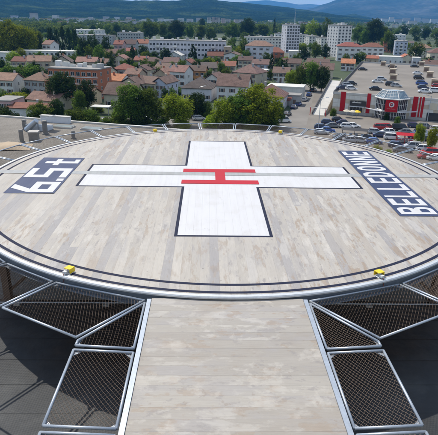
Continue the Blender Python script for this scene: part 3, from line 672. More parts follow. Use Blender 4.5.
H(197, 71, 16, 8, 5.4, 'x', 2.2, -10, 'orange', 'tile_brown', 'bright orange house beside the white two-storey house')
H(196, 88.5, 30, 12, 4.6, 'hip', 3.4, -12, 'lav', 'tile_dark', 'lavender house under a wide dark hipped roof', rows=1, cols_=4)
H(232, 86.5, 31, 9, 5.6, 'x', 4.0, -14, 'white', 'tile_brown', 'white house with tall brown roof behind the big lime tree')
H(245, 73, 26, 12, 5.2, 'hip', 3.4, -30, 'beige', 'tile_brown', 'house with large brown hipped roof behind the tall-roofed white house')
H(259, 70.5, 14, 8, 4.4, 'flat', 0, -20, 'blue', 'white_roof', 'small pale blue flat-roofed annex left of the conifers', chim=0)
H(268, 97, 31, 11, 4.4, 'hip', 3.6, -16, 'lav', 'tile_salmon', 'house with salmon hipped roof right of the big lime tree', rows=1)
H(285, 87, 36, 9, 4.8, 'flat', 0, -16, 'pale', 'white_roof', 'long pale flat-roofed building above the parked cars', rows=1, cols_=6, chim=0, shut=False)
H(290, 95.5, 20, 6, 3.6, 'flat', 0, -16, 'grey', 'flat_roof', 'grey flat annex in front of the long pale building', rows=1, cols_=2, chim=0, shut=False)
# -- centre band
H(118, 44.5, 9, 9, 9, 'x', 2.6, -8, 'pink', 'tile_red', 'tall pink house left of the long flats', rows=3, cols_=2)
H(129, 44, 13, 9, 8, 'x', 3, -8, 'grey', 'tile_brown', 'grey house with brown roof right of the pink house', rows=2)
H(142, 43.5, 12, 9, 8, 'x', 3, -8, 'white', 'tile_red', 'white house with reddish roof at the left end of the long flats', rows=2)
H(127, 51, 14, 9, 4, 'x', 2.0, -5, 'pink', 'tile_red', 'low pink house in front of the grey house', rows=1)
H(109, 53.5, 14, 9, 5, 'x', 2.6, -10, 'tan', 'tile_salmon', 'tan house with pale roof below the pink house')
H(119, 60, 16, 9, 5, 'y', 2.6, -10, 'cream', 'tile_salmon', 'cream gabled house left of the pointed conifer')
H(151, 62, 20, 9, 4.2, 'hip', 2.4, -6, 'beige', 'tile_brown', 'low house with brown hipped roof in front of the long flats')
H(174, 55.5, 14, 9, 5, 'y', 2.4, -14, 'white', 'white_roof', 'white gabled house in front of the long flats')
H(216, 56, 17, 9, 5, 'x', 2.6, -5, 'beige', 'tile_red', 'beige house with red-brown roof in front of the right end of the long flats')
H(203, 56, 14, 9, 4, 'x', 2.2, -5, 'cream', 'tile_brown', 'cream house with brown roof beside the dark conifer')
H(231, 55, 15, 9, 6.5, 'y', 1.6, -18, 'white', 'tile_brown', 'white house with gable end right of the long flats', cols_=2)
H(213, 68, 22, 10, 4.5, 'x', 2.4, 5, 'beige', 'tile_dark', 'house with dark roof behind the orange house')
H(258, 46, 26, 12, 10, 'hip', 3.4, -16, 'lav', 'tile_salmon', 'large lavender house with salmon hipped roof left of the white tower', rows=3, cols_=4, cat='building')
H(276, 52.5, 16, 10, 5, 'hip', 3.4, -8, 'brick', 'tile_red', 'house with dark red hipped roof in front of the white tower')
H(262, 64.5, 20, 9, 5, 'x', 2.4, -14, 'blue', 'tile_brown', 'bluish house with brown roof left of the twin conifers')
H(299, 51.5, 20, 12, 5, 'flat', 0, -8, 'pale', 'white_roof', 'low pale flat-roofed building at the foot of the white tower', rows=1, cols_=5, chim=0, shut=False)
H(292, 63.5, 18, 9, 5, 'x', 2.4, -8, 'beige', 'tile_brown', 'house with brown roof right of the twin conifers')
H(318, 62.5, 22, 9, 4, 'x', 2.0, -14, 'white', 'tile_brown', 'white house with brown roof left of the mall ramp, rear of two')
H(318, 69.5, 30, 9, 4.4, 'x', 3.0, -14, 'cream', 'tile_brown', 'cream house with wide brown roof left of the mall ramp, front of two')
H(348, 63.5, 13, 9, 4.4, 'x', 2.4, -16, 'white', 'tile_orange', 'white house with orange roof beside the mall roof edge')
H(350, 46.5, 24, 12, 10.5, 'hip', 2.6, -10, 'white', 'tile_red', 'left white building of the pair under red-brown hipped roofs', rows=3, cols_=4, cat='building')
H(373, 47, 22, 12, 9.5, 'hip', 2.8, -10, 'white', 'tile_red', 'right white building of the pair under red-brown hipped roofs', rows=3, cols_=4, cat='building')
H(372.5, 58.5, 12, 8, 3.6, 'x', 1.8, -10, 'tan', 'tile_orange', 'small tan shed with bright red-orange roof behind the mall', rows=1, cols_=2)
H(391, 57, 24, 12, 4.6, 'flat', 0, -8, 'white', 'white_roof', 'white flat-roofed shed behind the mall car park', rows=1, cols_=5, chim=0, shut=False)
H(407.5, 58, 11, 9, 4.2, 'y', 2.4, -6, 'cream', 'tile_orange', 'cream shed with orange gable roof behind the mall', rows=1, cols_=2, chim=0)
H(417, 58, 8, 9, 4.6, 'flat', 0, -8, 'lav', 'white_roof', 'small lavender flat annex right of the orange gabled shed', rows=1, cols_=2, chim=0)
H(424, 48, 15, 11, 8, 'hip', 3.0, -10, 'cream', 'tile_salmon', 'cream building with salmon hipped roof near the right picture edge', rows=2, cols_=4, cat='building')
H(440, 53, 18, 11, 8, 'hip', 3.0, -10, 'cream', 'tile_salmon', 'cream building with salmon roof cut by the right picture edge', rows=2, cols_=3, cat='building')
H(437, 65, 24, 9, 5, 'x', 2.4, -10, 'beige', 'tile_brown', 'low brown roofed house at the right edge behind the mall')
H(389, 43.5, 10, 9, 8, 'x', 2.0, -10, 'brick', 'tile_red', 'reddish house between the dark round tree and blue flats', rows=2)
H(408, 43, 12, 11, 6, 'x', 2.0, -10, 'grey', 'tile_dark', 'grey dark-roofed house behind the blue flats', rows=1)
H(46, 44.5, 10, 9, 9, 'x', 2.6, -25, 'white', 'tile_salmon', 'white house half hidden between the lime trees and dark poplars', rows=3, cols_=2)
H(227, 47, 6, 12, 11, 'flat', 0, -8, 'tan', 'flat_roof', 'narrow brown block adjoining the right end of the long flats', rows=3, cols_=1, chim=0, cat='building')

H(100, 72.5, 16, 9, 5, 'x', 2.2, -20, 'cream', 'tile_brown', 'cream house squeezed between the orange flats and the orange roof')
H(131, 74.5, 15, 9, 4.6, 'x', 2.2, -18, 'beige', 'tile_salmon', 'beige house with salmon roof below the cream gabled house')
H(170, 62.5, 15, 9, 5, 'x', 2.4, -10, 'cream', 'tile_brown', 'cream house with brown roof above the salmon-roofed white house')
H(186, 64, 13, 9, 5, 'y', 2.4, -16, 'white', 'tile_red', 'white gabled house above the orange house')
H(140, 60.5, 13, 9, 4.6, 'x', 2.2, -12, 'white', 'tile_red', 'white house with red roof right of the pointed conifer')
H(161, 68.5, 14, 9, 4.8, 'x', 2.4, -20, 'white', 'tile_brown', 'white house above the tan gable')
H(228, 66, 14, 9, 5, 'x', 2.2, -8, 'cream', 'tile_red', 'cream house with red roof above the tall brown roof')
H(212, 79, 14, 9, 4.8, 'y', 2.2, -20, 'pale', 'tile_brown', 'pale gabled house between the dark hipped roof and the tall brown roof')
H(100, 63.5, 13, 9, 5, 'x', 2.2, -10, 'white', 'tile_salmon', 'white house right of the chimneyed house behind the orange flats')
H(245, 60.5, 14, 9, 5, 'x', 2.2, -12, 'cream', 'tile_brown', 'cream house below the large lavender house')
H(281, 73, 16, 9, 4.6, 'x', 2.4, -12, 'white', 'tile_brown', 'white house with brown roof left of the bushy ramp trees')
H(18, 61.5, 14, 9, 5, 'x', 2.2, -8, 'cream', 'tile_red', 'cream house with red roof below the big yellow-green trees')
H(84, 95, 14, 8, 3.8, 'x', 2.0, -16, 'cream', 'tile_salmon', 'low cream house behind the lawn shrubs', rows=1)
def block(u, v, wpx, d, h, rot, wcol, label, rows, cols_, balc=(), bands=False, name='apartment_block', win=(1.5, 1.4), roofcol='flat_roof', clutter=3, shut=False, scols=2, pane=True, vb=None, cat='building'):
    """u, v: pixel of the middle of the front roof edge (vb: pixel row of its foot, for towers)"""
    if vb:
        p = at(u, vb); h = -(vb-v)/F*(p-CAM).dot(FWD)*DOWN.z*1.0
    else: p = at(u, v, ZG+h)
    w = wpx/ppm(p); rz = R(rot); fy = Vector((-math.sin(rz), math.cos(rz), 0)); c_ = p+fy*(d/2)
    FOOT.append((c_.x, c_.y, math.hypot(w, d)/2*.9))
    th = thing(name, label, cat, (c_.x, c_.y, ZG), rz)
    MB().box(-w/2, w/2, -d/2, d/2, 0, h-.3).build('wall', 'wall_'+wcol, th)
    rf = MB().box(-w/2-.2, w/2+.2, -d/2-.2, d/2+.2, h-.29, h+.15).build('roof', roofcol, th)
    rnd = random.Random(int(u*13+v)); sh = (h-1.0)/rows
    for k in range(clutter):
        x_ = (k+.5)/clutter*w-w/2+rnd.uniform(-.2, .2)*w/clutter; hh = rnd.uniform(.8, 2.0); ww = rnd.uniform(.5, 1.4)
        MB().box(x_-ww, x_+ww, -ww*.7, ww*.7, h+.155, h+.15+hh).build('rooftop_unit', rnd.choice(('wall_pale', 'wall_grey', 'wall_white')), rf)
    for r_ in range(rows):
        z_ = .95+r_*sh
        for k in range(cols_):
            x_ = (k+.5)/cols_*w-w/2
            if k in balc and r_ > 0:
                bc = MB().box(x_-1.5, x_+1.5, -d/2-1.1, -d/2-.003, z_-1.0, z_-.85).box(x_-1.5, x_+1.5, -d/2-1.1, -d/2-1.02, z_-.849, z_+.15).build('balcony', 'wall_white', th)
            window(th, x_, -d/2, z_, min(win[0], w/cols_*.8), win[1], 0, pane)
        for sd in (1, -1):
            for k in range(scols): window(th, sd*w/2, (k+.5)/scols*d-d/2, z_, 1.2, 1.3, sd*math.pi/2, pane)
        if bands: MB().box(-w/2-.04, w/2+.04, -d/2-.05, -d/2-.003, z_-.55, z_-.25).build('band', 'wall_white', th)
    return th
fb = block(72, 68.5, 54, 12, 11, -14, 'brick', 'orange-brick apartment block with white bands and cluttered flat roof', 4, 9, bands=True, clutter=7)
block(47, 51, 58, 10, 6, -4, 'white', 'long low white building in front of the lime trees and poplars', 2, 13, clutter=0, roofcol='white_roof', name='low_building')
block(3, 52.5, 15, 10, 5, -4, 'white', 'short white low building at the left edge beside the long one', 1, 4, clutter=0, roofcol='white_roof', name='low_building')
block(187, 40.5, 77, 12, 14, -4, 'lav', 'long pale apartment block of four storeys across the middle of the town', 4, 22, balc=(2, 7, 13, 18), clutter=9)
block(129, 32.5, 24, 12, 12, -6, 'grey', 'grey apartment block behind the pink house', 4, 9, clutter=3)
block(87, 29.8, 30, 14, 10, -8, 'white', 'white flat block with dark end among trees, left of the far middle', 3, 8, clutter=2, roofcol='white_roof')
block(93, 35, 40, 12, 9, -10, 'grey', 'dull grey low flats half hidden by trees behind the orange block', 3, 10, clutter=2)
block(266, 37, 44, 12, 12, -4, 'pale', 'pale grey apartment block behind the large lavender house', 4, 14, clutter=4)
block(282, 33.5, 14, 12, 12, -4, 'white', 'white stepped block left of the white tower', 4, 4, clutter=1)
t1_ = block(292, 24.5, 13.5, 15, 30, 10, 'lav', 'tall white tower block with antenna mast', 9, 5, clutter=3, win=(1.7, 1.5), name='tower_block', vb=53)
block(342.5, 25, 16, 15, 32, 22, 'white', 'tall white tower block with cream balcony side in front of the mountains', 10, 4, clutter=4, win=(1.7, 1.5), name='tower_block', scols=4, vb=57)
block(304, 34.5, 9, 12, 13, 12, 'pale', 'leftmost of three pale slabs between the two towers', 5, 3, clutter=1)
block(314, 36, 10, 12, 13, 12, 'pale', 'middle of three pale slabs between the two towers', 5, 3, clutter=1)
block(326, 37.5, 10, 12, 13, 12, 'pale', 'rightmost of three pale slabs between the two towers', 5, 3, clutter=1)
block(402, 41, 12, 12, 12, -14, 'blue', 'blue and white balconied flats right of the round dark tree', 4, 3, balc=(1,), clutter=2)
block(395, 34.5, 22, 12, 8, -6, 'white', 'white low block behind the round dark tree on the right', 2, 6, clutter=2, roofcol='white_roof')
block(426, 29, 32, 16, 8, -6, 'white', 'long white hall among far trees on the right', 1, 8, clutter=0, roofcol='white_roof', name='hall')
block(336, 29.2, 20, 16, 8, -6, 'white', 'long white hall right of the second tower among trees', 1, 6, clutter=0, roofcol='white_roof', name='hall')
TOWER_H = max(v.co.z for c_ in t1_.children if c_.name.startswith('roof') for v in c_.data.vertices)
# antenna mast on the first tower
p = at(292, 53); tz = TOWER_H+ZG+.16; th = thing('antenna_mast', 'lattice antenna mast on the roof of the white tower block', 'antenna', (p.x+1.5, p.y+6, tz))
for k in range(3):
    a_ = k*2.094; MB().tube((.6*math.cos(a_), .6*math.sin(a_), 0), (.15*math.cos(a_), .15*math.sin(a_), 10), .09, 6).build('leg', 'galvanised', th)
for k in range(6): MB().box(-.5+.06*k, .5-.06*k, -.06, .06, 1+k*1.5, 1.12+k*1.5).build('rung', 'galvanised', th)
MB().tube((0, 0, 10), (0, 0, 13), .06, 6).build('spike', 'galvanised', th)

# far town: small blocks in front of the hills
FARB = []
rnd = random.Random(5)
m, t, b = nodes('far_wall'); b.inputs['Roughness'].default_value = .9
oi = t.nodes.new('ShaderNodeObjectInfo'); br = N(t, 'ShaderNodeTexBrick', Scale=1.0); br.offset = 0
br.inputs['Brick Width'].default_value = 3.2; br.inputs['Row Height'].default_value = 2.9; br.inputs['Mortar Size'].default_value = .75; br.inputs['Mortar Smooth'].default_value = .1
cx_ = t.nodes.new('ShaderNodeTexCoord'); sx_ = t.nodes.new('ShaderNodeSeparateXYZ'); cb_ = t.nodes.new('ShaderNodeCombineXYZ')
t.links.new(cx_.outputs['Object'], sx_.inputs[0]); t.links.new(sx_.outputs[0], cb_.inputs[0]); t.links.new(sx_.outputs[2], cb_.inputs[1]); t.links.new(cb_.outputs[0], br.inputs['Vector'])
wl_ = ramp(t, oi.outputs['Random'], [(0, (.60, .58, .54)), (.3, (.48, .42, .38)), (.6, (.70, .69, .66)), (.85, (.50, .48, .50)), (1, (.52, .36, .31))])
t.links.new(mixc(t, br.outputs['Fac'], (.09, .10, .12), wl_), b.inputs['Base Color'])
def far_block(u, vb, wpx, hpx, label, rcol='flat_roof', group='far blocks in front of the hills'):
    p = at(u, vb); k = ppm(p); w, h = wpx/k, hpx/k/.93; d = min(w, 16)*.9
    th = thing('far_building', label, 'building', (p.x, p.y, ZG), rnd.uniform(-.4, .2), group)
    MB().box(-w/2, w/2, -d/2, d/2, 0, h).build('wall', 'far_wall', th); MB().box(-w/2-.3, w/2+.3, -d/2-.3, d/2+.3, h+.005, h+.7).build('roof', rcol, th)
tw = [(209, 27, 4, 8), (213.5, 27, 3.5, 8.5), (218, 27, 4, 8), (223, 26.5, 3.5, 7), (228, 26, 5, 6), (236, 26, 4, 5.5), (241, 25.5, 4, 5)]
for i, a_ in enumerate(tw): far_block(*a_, '%s from the left of the pinkish far towers below the middle of the ridge' % nth(i))
lf = [(4, 20.5, 8, 2.2), (14, 20, 7, 2.4), (24, 20.5, 8, 2.6), (34.5, 20.5, 7.5, 6.5), (44, 21, 8, 2.4), (56, 20.5, 6, 4.5), (63, 21.5, 7, 3), (72, 21.5, 8, 3.2), (81, 22, 8, 3.2), (90, 22.5, 9, 3.4), (101, 23, 9, 3.2), (112, 25, 14, 4), (124, 26.5, 12, 4.5), (137, 26, 9, 4), (133, 22, 6, 2.5), (150, 22, 7, 2.4), (161, 22, 6, 3), (170, 22.5, 7, 2.6), (181, 22, 6, 3.2), (190, 22.5, 6, 3), (199, 22, 5, 3.4)]
for i, a_ in enumerate(lf): far_block(*a_, '%s from the left of the small pale far buildings under the left ridge' % nth(i), rnd.choice(('flat_roof', 'tile_red', 'white_roof')))
rf_ = [(250, 23, 6, 2.6), (258, 22, 5, 2.4), (281, 22.5, 7, 3), (303, 22.5, 7, 3.2), (312, 22, 8, 2.6), (333, 23, 6, 2), (356, 22, 8, 2), (368, 22.5, 9, 3), (377, 23, 6, 4.2), (384, 22.5, 6, 3.4), (391, 22.5, 5, 4.6), (398, 23, 7, 3.2), (406, 23, 7, 4.4), (412, 26, 8, 4.4), (417, 23, 6, 4.6), (425, 23, 7, 3.8), (433, 23.5, 7, 4), (441, 24, 7, 4)]
for i, a_ in enumerate(rf_): far_block(*a_, '%s from the right of the reddish far buildings under the mountains' % nth(len(rf_)-1-i), rnd.choice(('tile_red', 'flat_roof', 'tile_red', 'white_roof')))

for rw, v0, wl3, hl in (('rear', 23.0, (4, 7), (1.8, 3.2)), ('middle', 25.6, (5, 9), (2.2, 3.8)), ('front', 29.0, (6, 10), (2.6, 4.4))):
    k = 0; u_ = -2.0
    while u_ < 440:
        w_ = rnd.uniform(*wl3); v_3 = v0+rnd.uniform(-.8, .8)+(u_-219)*.018; p_ = at(u_, v_3)
        if rnd.random() < .62 and not any((p_.x-x)**2+(p_.y-y)**2 < (r_+14)**2 for x, y, r_ in FOOT):
            far_block(u_, v_3, w_, rnd.uniform(*hl), '%s from left in the %s row of scattered far town buildings' % (nth(k), rw), rnd.choice(('tile_red', 'flat_roof', 'white_roof', 'tile_salmon')), 'scattered far town buildings, %s row' % rw); k += 1
            FOOT.append((p_.x, p_.y, 8))
        u_ += w_+rnd.uniform(2, 12)
# ================================================================== MALL
m0 = at(331.5, 113.0); m1 = at(412, 119.6); e = (m1-m0).normalized(); e.z = 0
_, ztop = on_wall(332.5, 91.5, m0, e); _, ztop2 = on_wall(405, 96.6, m0, e)
MH = (ztop+ztop2)/2-ZG; ZR = ZG+MH-.75
mall_a = math.atan2(e.y, e.x); mn = Vector((-e.y, e.x, 0))
bk = at(362, 62.8, ZR)-m0; lx, ly = bk.dot(e), bk.dot(mn)
print('MALL', m0, math.degrees(mall_a), MH, 'back', lx, ly)
def fs(u, v): s_, z_ = on_wall(u, v, m0, e); return s_, z_-ZG
mall = thing('shopping_mall', 'beige shopping centre with red stripes, glass porch and rooftop parking', 'shopping centre', (m0.x, m0.y, ZG), mall_a)
ML = 74
MB().prism([(0, 0), (ML, 0), (ML+lx, ly), (lx, ly)], 0, MH-.76).build('wall', 'wall_beige', mall)
dk = MB().prism([(.25, .25), (ML, .25), (ML+lx, ly), (lx+.25, ly)], MH-.755, MH-.74).build('parking_deck', 'asphalt_tan', mall)
MB().prism([(-.1, -.12), (ML, -.12), (ML, .24), (-.1, .24)], MH-.75, MH).build('parapet', 'pale_concrete', mall)
MB().prism([(-.1, .25), (.2, .25), (lx+.2, ly), (lx-.1, ly)], MH-.75, MH+.25).build('parapet', 'dark_metal', mall)
MB().prism([(lx, ly), (ML+lx, ly), (ML+lx, ly+.3), (lx, ly+.3)], MH-.75, MH).build('parapet', 'pale_concrete', mall)
pxs = [fs(340.5, 100)[0], fs(345.5, 100)[0], fs(367, 100)[0], fs(370.8, 100)[0], fs(412.5, 105)[0], fs(417.5, 105)[0], fs(419, 105)[0], fs(420.6, 105)[0], fs(421.6, 105)[0], fs(424, 105)[0]]
cA, cB = fs(376, 103)[0], fs(407.5, 103)[0]
x = .1; pw_ = 1.75; rows_ = 4
while x < ML-2:      # facade panels with open joints
    x1 = x+pw_
    if not (cA-.6 < (x+x1)/2 < cB+.6):
        for r_ in range(rows_):
            z0 = .95+r_*(MH-1.75)/rows_; z1 = .95+(r_+1)*(MH-1.75)/rows_-.03
            ent = fs(349.5, 108)[0]-.5 < (x+x1)/2 < fs(363, 108)[0]+.5
            if ent and r_ < 3: continue
            MB().box(x+.015, x1-.015, -.09, -.004, z0, z1).build('wall_panel', 'wall_pale' if (int(x*7)+r_) % 3 else 'wall_beige', mall)
    x = x1
MB().box(0, cA-.7, -.14, -.004, 0, .93).box(cB+.7, ML, -.14, -.004, 0, .93).build('plinth', 'concrete', mall)
for a_, b_ in zip(pxs[::2], pxs[1::2]):
    MB().box(a_, b_, -.19, -.095, .9, MH+.22).build('red_stripe', 'red_paint', mall)
# left entrance with black fascia sign
ea, eb = fs(350, 108)[0], fs(362.5, 108)[0]
sg = MB().box(ea-.1, eb+1.0, -.45, -.2, 3.05, 4.65).build('sign_board', 'dark_metal', mall)
def text(parent, s_, x_, y_, z_, size, mat, rz=0, name='lettering'):
    cu = bpy.data.curves.new('lettering', 'FONT'); cu.body = s_; cu.size = size; cu.align_x = 'CENTER'; cu.align_y = 'CENTER'; cu.extrude = .01; cu.offset = size*.02
    o = bpy.data.objects.new('tmp', cu); COL.objects.link(o); me = bpy.data.meshes.new_from_object(o); bpy.data.objects.remove(o)
    for v in me.vertices: v.co = (v.co.x, -v.co.z, v.co.y)
    me.materials.clear(); me.materials.append(MATS[mat]); o = obj(name, 0, 0, 0, parent, me=me); o.location = (x_, y_, z_); o.rotation_euler = (0, 0, rz); return o
for k in range(9):   # illegible small white letters of the fascia, as marks only
    MB().box(ea+.5+k*.34, ea+.72+k*.34, -.475, -.452, 3.98, 4.28+.07*(k % 3)).build('sign_mark', 'frame_white', sg)
dr = MB().box(ea, eb, -.06, -.003, .02, 2.75).build('entrance', 'dark_metal', mall)
for k in range(5):
    x_ = ea+(eb-ea)*k/4; MB().box(x_-.06, x_+.06, -.14, -.062, .02, 2.75).build('mullion', 'galvanised', dr)
MB().box(ea-.3, eb+.6, -1.3, -.2, 2.78, 2.95).build('canopy', 'white_metal', mall)
# glass porch: octagonal bay with faceted glass hat
cw = cB-cA; cm = (cA+cB)/2; bay = 4.0
porch = [(cA, -.15), (cA+cw*.27, -bay), (cB-cw*.27, -bay), (cB, -.15)]
_, hz1 = on_wall(391, 99.5, m0-mn*bay, e); _, hz2 = on_wall(391, 90.5, m0-mn*1.5, e)
z1 = max(5.0, hz1-ZG); z2 = max(z1+1.6, hz2-ZG); zm = z1*.42
pg = MB()
for (xa, ya), (xb, yb) in zip(porch, porch[1:]): pg.add([(xa, ya, .1), (xb, yb, .1), (xb, yb, z1), (xa, ya, z1)], [(0, 1, 2, 3)])
gl_ = pg.build('porch_glass', 'window_glass', mall)
hat = [(cA-.5, -.6), (cA+cw*.25, -bay-.5), (cB-cw*.25, -bay-.5), (cB+.5, -.6), (cB-cw*.25, 2.8), (cA+cw*.25, 2.8)]
top = [(cm+(x_-cm)*.62, -.9+(y_+.9)*.42) for x_, y_ in hat]
m, t, b = nodes('hat_glass'); b.inputs['Base Color'].default_value = (.20, .27, .32, 1); b.inputs['Roughness'].default_value = .15
hb = MB(); hb.add([(x_, y_, z1+.1) for x_, y_ in hat]+[(x_, y_, z2) for x_, y_ in top], [(i, (i+1) % 6, 6+(i+1) % 6, 6+i) for i in range(6)]+[(6, 7, 8, 9, 10, 11)])
ht = hb.build('glass_hat', 'hat_glass', mall)
def bar(a_, b_, r_, par=None, name='frame_bar'): MB().tube(a_, b_, r_, 6).build(name, 'frame_white', par or mall)
for i in range(6):
    a_, b_ = (*hat[i], z1+.1), (*hat[(i+1) % 6], z1+.1); bar(a_, b_, .2, ht); bar((*top[i], z2), (*top[(i+1) % 6], z2), .12, ht); bar(a_, (*top[i], z2), .14, ht)
    for k in range(1, 5):
        q_ = k/5; lo = Vector(a_).lerp(Vector(b_), q_); hi = Vector((*top[i], z2)).lerp(Vector((*top[(i+1) % 6], z2)), q_); bar(lo, hi, .06, ht)
    for q_ in (.33, .67):
        bar(Vector(a_).lerp(Vector((*top[i], z2)), q_), Vector(b_).lerp(Vector((*top[(i+1) % 6], z2)), q_), .06, ht)
for (xa, ya), (xb, yb) in zip(porch, porch[1:]):
    A_, B_ = Vector((xa, ya-.06, 0)), Vector((xb, yb-.06, 0))
    for k in range(6):
        q_ = A_.lerp(B_, k/5); bar(q_+Vector((0, 0, .1)), q_+Vector((0, 0, z1)), .16 if k in (0, 5) else .075)
    for zz_, r_ in ((z1*.2, .06), (zm, .28), (z1*.72, .06), (z1, .2)): bar(A_+Vector((0, 0, zz_)), B_+Vector((0, 0, zz_)), r_)
# canopy apron either side of the porch
for xa, xb in ((cA-3.4, cA+cw*.25), (cB-cw*.25, cB+3.4)):
    ya = -.2 if xa < cm and xa < cA else -bay-.9; yb = -bay-.9 if xa < cA else -.2
    MB().add([(xa, ya-.5, zm-.1), (xb, yb-.5, zm-.1), (xb, yb+.6, zm-.1), (xa, ya+.2, zm-.1), (xa, ya-.5, zm+.12), (xb, yb-.5, zm+.12), (xb, yb+.6, zm+.12), (xa, ya+.2, zm+.12)], [(0, 3, 2, 1), (4, 5, 6, 7), (0, 1, 5, 4), (1, 2, 6, 5), (2, 3, 7, 6), (3, 0, 4, 7)]).build('apron', 'white_metal', mall)
# red sign with a round white emblem
pf = m0-mn*(bay+.55)
sa, _ = on_wall(385.3, 105, pf, e); sb, _ = on_wall(398, 105, pf, e); _, za = on_wall(391, 112, pf, e); _, zb = on_wall(391, 100.2, pf, e); za -= ZG; zb -= ZG
sr = MB().box(sa, sb, -bay-.6, -bay-.4, za, zb).build('red_sign', 'red_paint', mall); sc_, sz_ = (sa+sb)/2, za+(zb-za)*.62; rr = (sb-sa)*.215
def disc(name, x_, z_, r_, y_, mat, par, r0=0, a0=0, a1=360, n=28):
    vs = []; f = []
    for k in range(n+1):
        a_ = R(a0+(a1-a0)*k/n); vs += [(x_+r_*math.cos(a_), y_, z_+r_*math.sin(a_)), (x_+r0*math.cos(a_), y_, z_+r0*math.sin(a_))]
    for k in range(n): f.append((2*k, 2*k+1, 2*k+3, 2*k+2))
    return obj(name, vs, f, mat, par)
disc('emblem', sc_, sz_, rr, -bay-.605, 'frame_white', sr, .001)
disc('emblem_mark', sc_-.05*rr, sz_+.05*rr, rr*.62, -bay-.610, 'red_paint', sr, rr*.28, 20, 300)
disc('emblem_mark', sc_+.18*rr, sz_-.12*rr, rr*.3, -bay-.612, 'navy_paint', sr, .001)
for k in range(10):
    x_ = sa+(sb-sa)*(.16+.07*k); MB().box(x_, x_+(sb-sa)*.045, -bay-.62, -bay-.603, za+(zb-za)*.24, za+(zb-za)*(.27+.02*(k % 2))).build('sign_mark', 'wall_pink', sr)
# big cream board on the right of the facade and the dark passage below
ra, rb = fs(429, 108)[0], fs(437, 108)[0]
MB().box(ra, rb, -.25, -.095, 3.6, 5.6).build('board', 'wall_cream', mall); MB().box(fs(426, 118)[0], ML-3, -.2, -.145, .1, 2.6).build('dark_opening', 'window_glass', mall)
# rooftop blocks
def on_deck(u, v): p_ = at(u, v, ZR); return p_
FOOT.append((m0.x+40*e.x+50*mn.x, m0.y+40*e.y+50*mn.y, 75))
boxes = [(383, 66, 4.5), (392, 69, 5), (392.5, 74, 6), (393, 80.3, 6.5), (421.5, 66, 5), (426, 72, 5), (429.5, 77.5, 6), (434.5, 85.5, 7)]
for i, (u, v, w_) in enumerate(boxes):
    p = on_deck(u, v); k = ppm(p); w = w_/k
    side = 'left' if u < 400 else 'right'; j = i if u < 400 else i-4
    th = thing('rooftop_block', 'beige rooftop housing, %s from the back in the %s row on the mall car deck' % (nth(j), side), 'roof housing', (p.x, p.y, ZR+.012), mall_a, 'beige housings on the mall roof')
    MB().box(-w/2, w/2, -1.2, 1.2, 0, 2.3).build('body', 'wall_tan', th); MB().box(-w/2-.12, w/2+.12, -1.32, 1.32, 2.305, 2.45).build('lid', 'wall_beige', th); MB().box(-w/2+.3, w/2-.3, -1.23, -1.204, .5, 1.8).build('louvre', 'shutter', th)
# ramp
rb_ = [at(311, 115), at(324, 117), at(349, 86, ZR), at(340, 84.5, ZR)]
rt = [at(340, 84.5, ZR), at(349, 86, ZR), at(360, 70, ZR), at(350, 71, ZR)]
rp_ = thing('car_ramp', 'pale concrete car ramp rising along the left side of the mall', 'ramp', (rb_[0].x, rb_[0].y, ZG))
o0 = Vector((rb_[0].x, rb_[0].y, ZG)); side_in = e
A0_ = at(311.5, 114.5); B0_ = at(322.5, 116.5); axis = (mn*1.0+e*(lx/ly)).normalized(); Lr = 46.0; Wd = B0_-A0_; Wd = e*Wd.length
base_pts = [A0_, A0_+Wd, A0_+Wd+axis*Lr, A0_+axis*Lr]; hts = [.05, .05, MH-.8, MH-.8]
far_pts = [base_pts[3]+axis*.0, base_pts[2], base_pts[2]+axis*16, base_pts[3]+axis*16]
vs = [(p_-o0) for p_ in base_pts]; MB().add([(p_.x, p_.y, 0) for p_ in vs]+[(p_.x, p_.y, h_) for p_, h_ in zip(vs, hts)], [(0, 3, 2, 1), (4, 5, 6, 7), (0, 1, 5, 4), (1, 2, 6, 5), (2, 3, 7, 6), (3, 0, 4, 7)]).build('ramp_slab', 'pale_concrete', rp_)
for s_, (i0, i1) in ((0, (0, 3)), (1, (1, 2))):
    a_, b_ = vs[i0], vs[i1]; d_ = Wd.normalized()*(.3 if s_ == 0 else -.3)
    a2, b2_ = a_-d_*.02, b_-d_*.02
    MB().add([(a2.x, a2.y, 0), (a2.x+d_.x, a2.y+d_.y, 0), (b2_.x+d_.x, b2_.y+d_.y, 0), (b2_.x, b2_.y, 0), (a2.x, a2.y, .95), (a2.x+d_.x, a2.y+d_.y, .95), (b2_.x+d_.x, b2_.y+d_.y, MH+.1), (b2_.x, b2_.y, MH+.1)],
             [(0, 3, 2, 1), (4, 5, 6, 7), (0, 1, 5, 4), (1, 2, 6, 5), (2, 3, 7, 6), (3, 0, 4, 7)]).build('ramp_wall', 'dark_metal' if s_ == 0 else 'concrete', rp_)
gt = thing('height_gate', 'red and white height limit gate across the foot of the mall ramp', 'gate', A0_-axis*1.5, mall_a)
for x_ in (-.3, Wd.length+.3): MB().tube((x_, 0, 0), (x_, 0, 2.6), .12, 8).build('post', 'red_paint', gt)
MB().tube((-.5, 0, 2.6), (Wd.length+.5, 0, 2.6), .1, 8).build('crossbar', 'frame_white', gt)

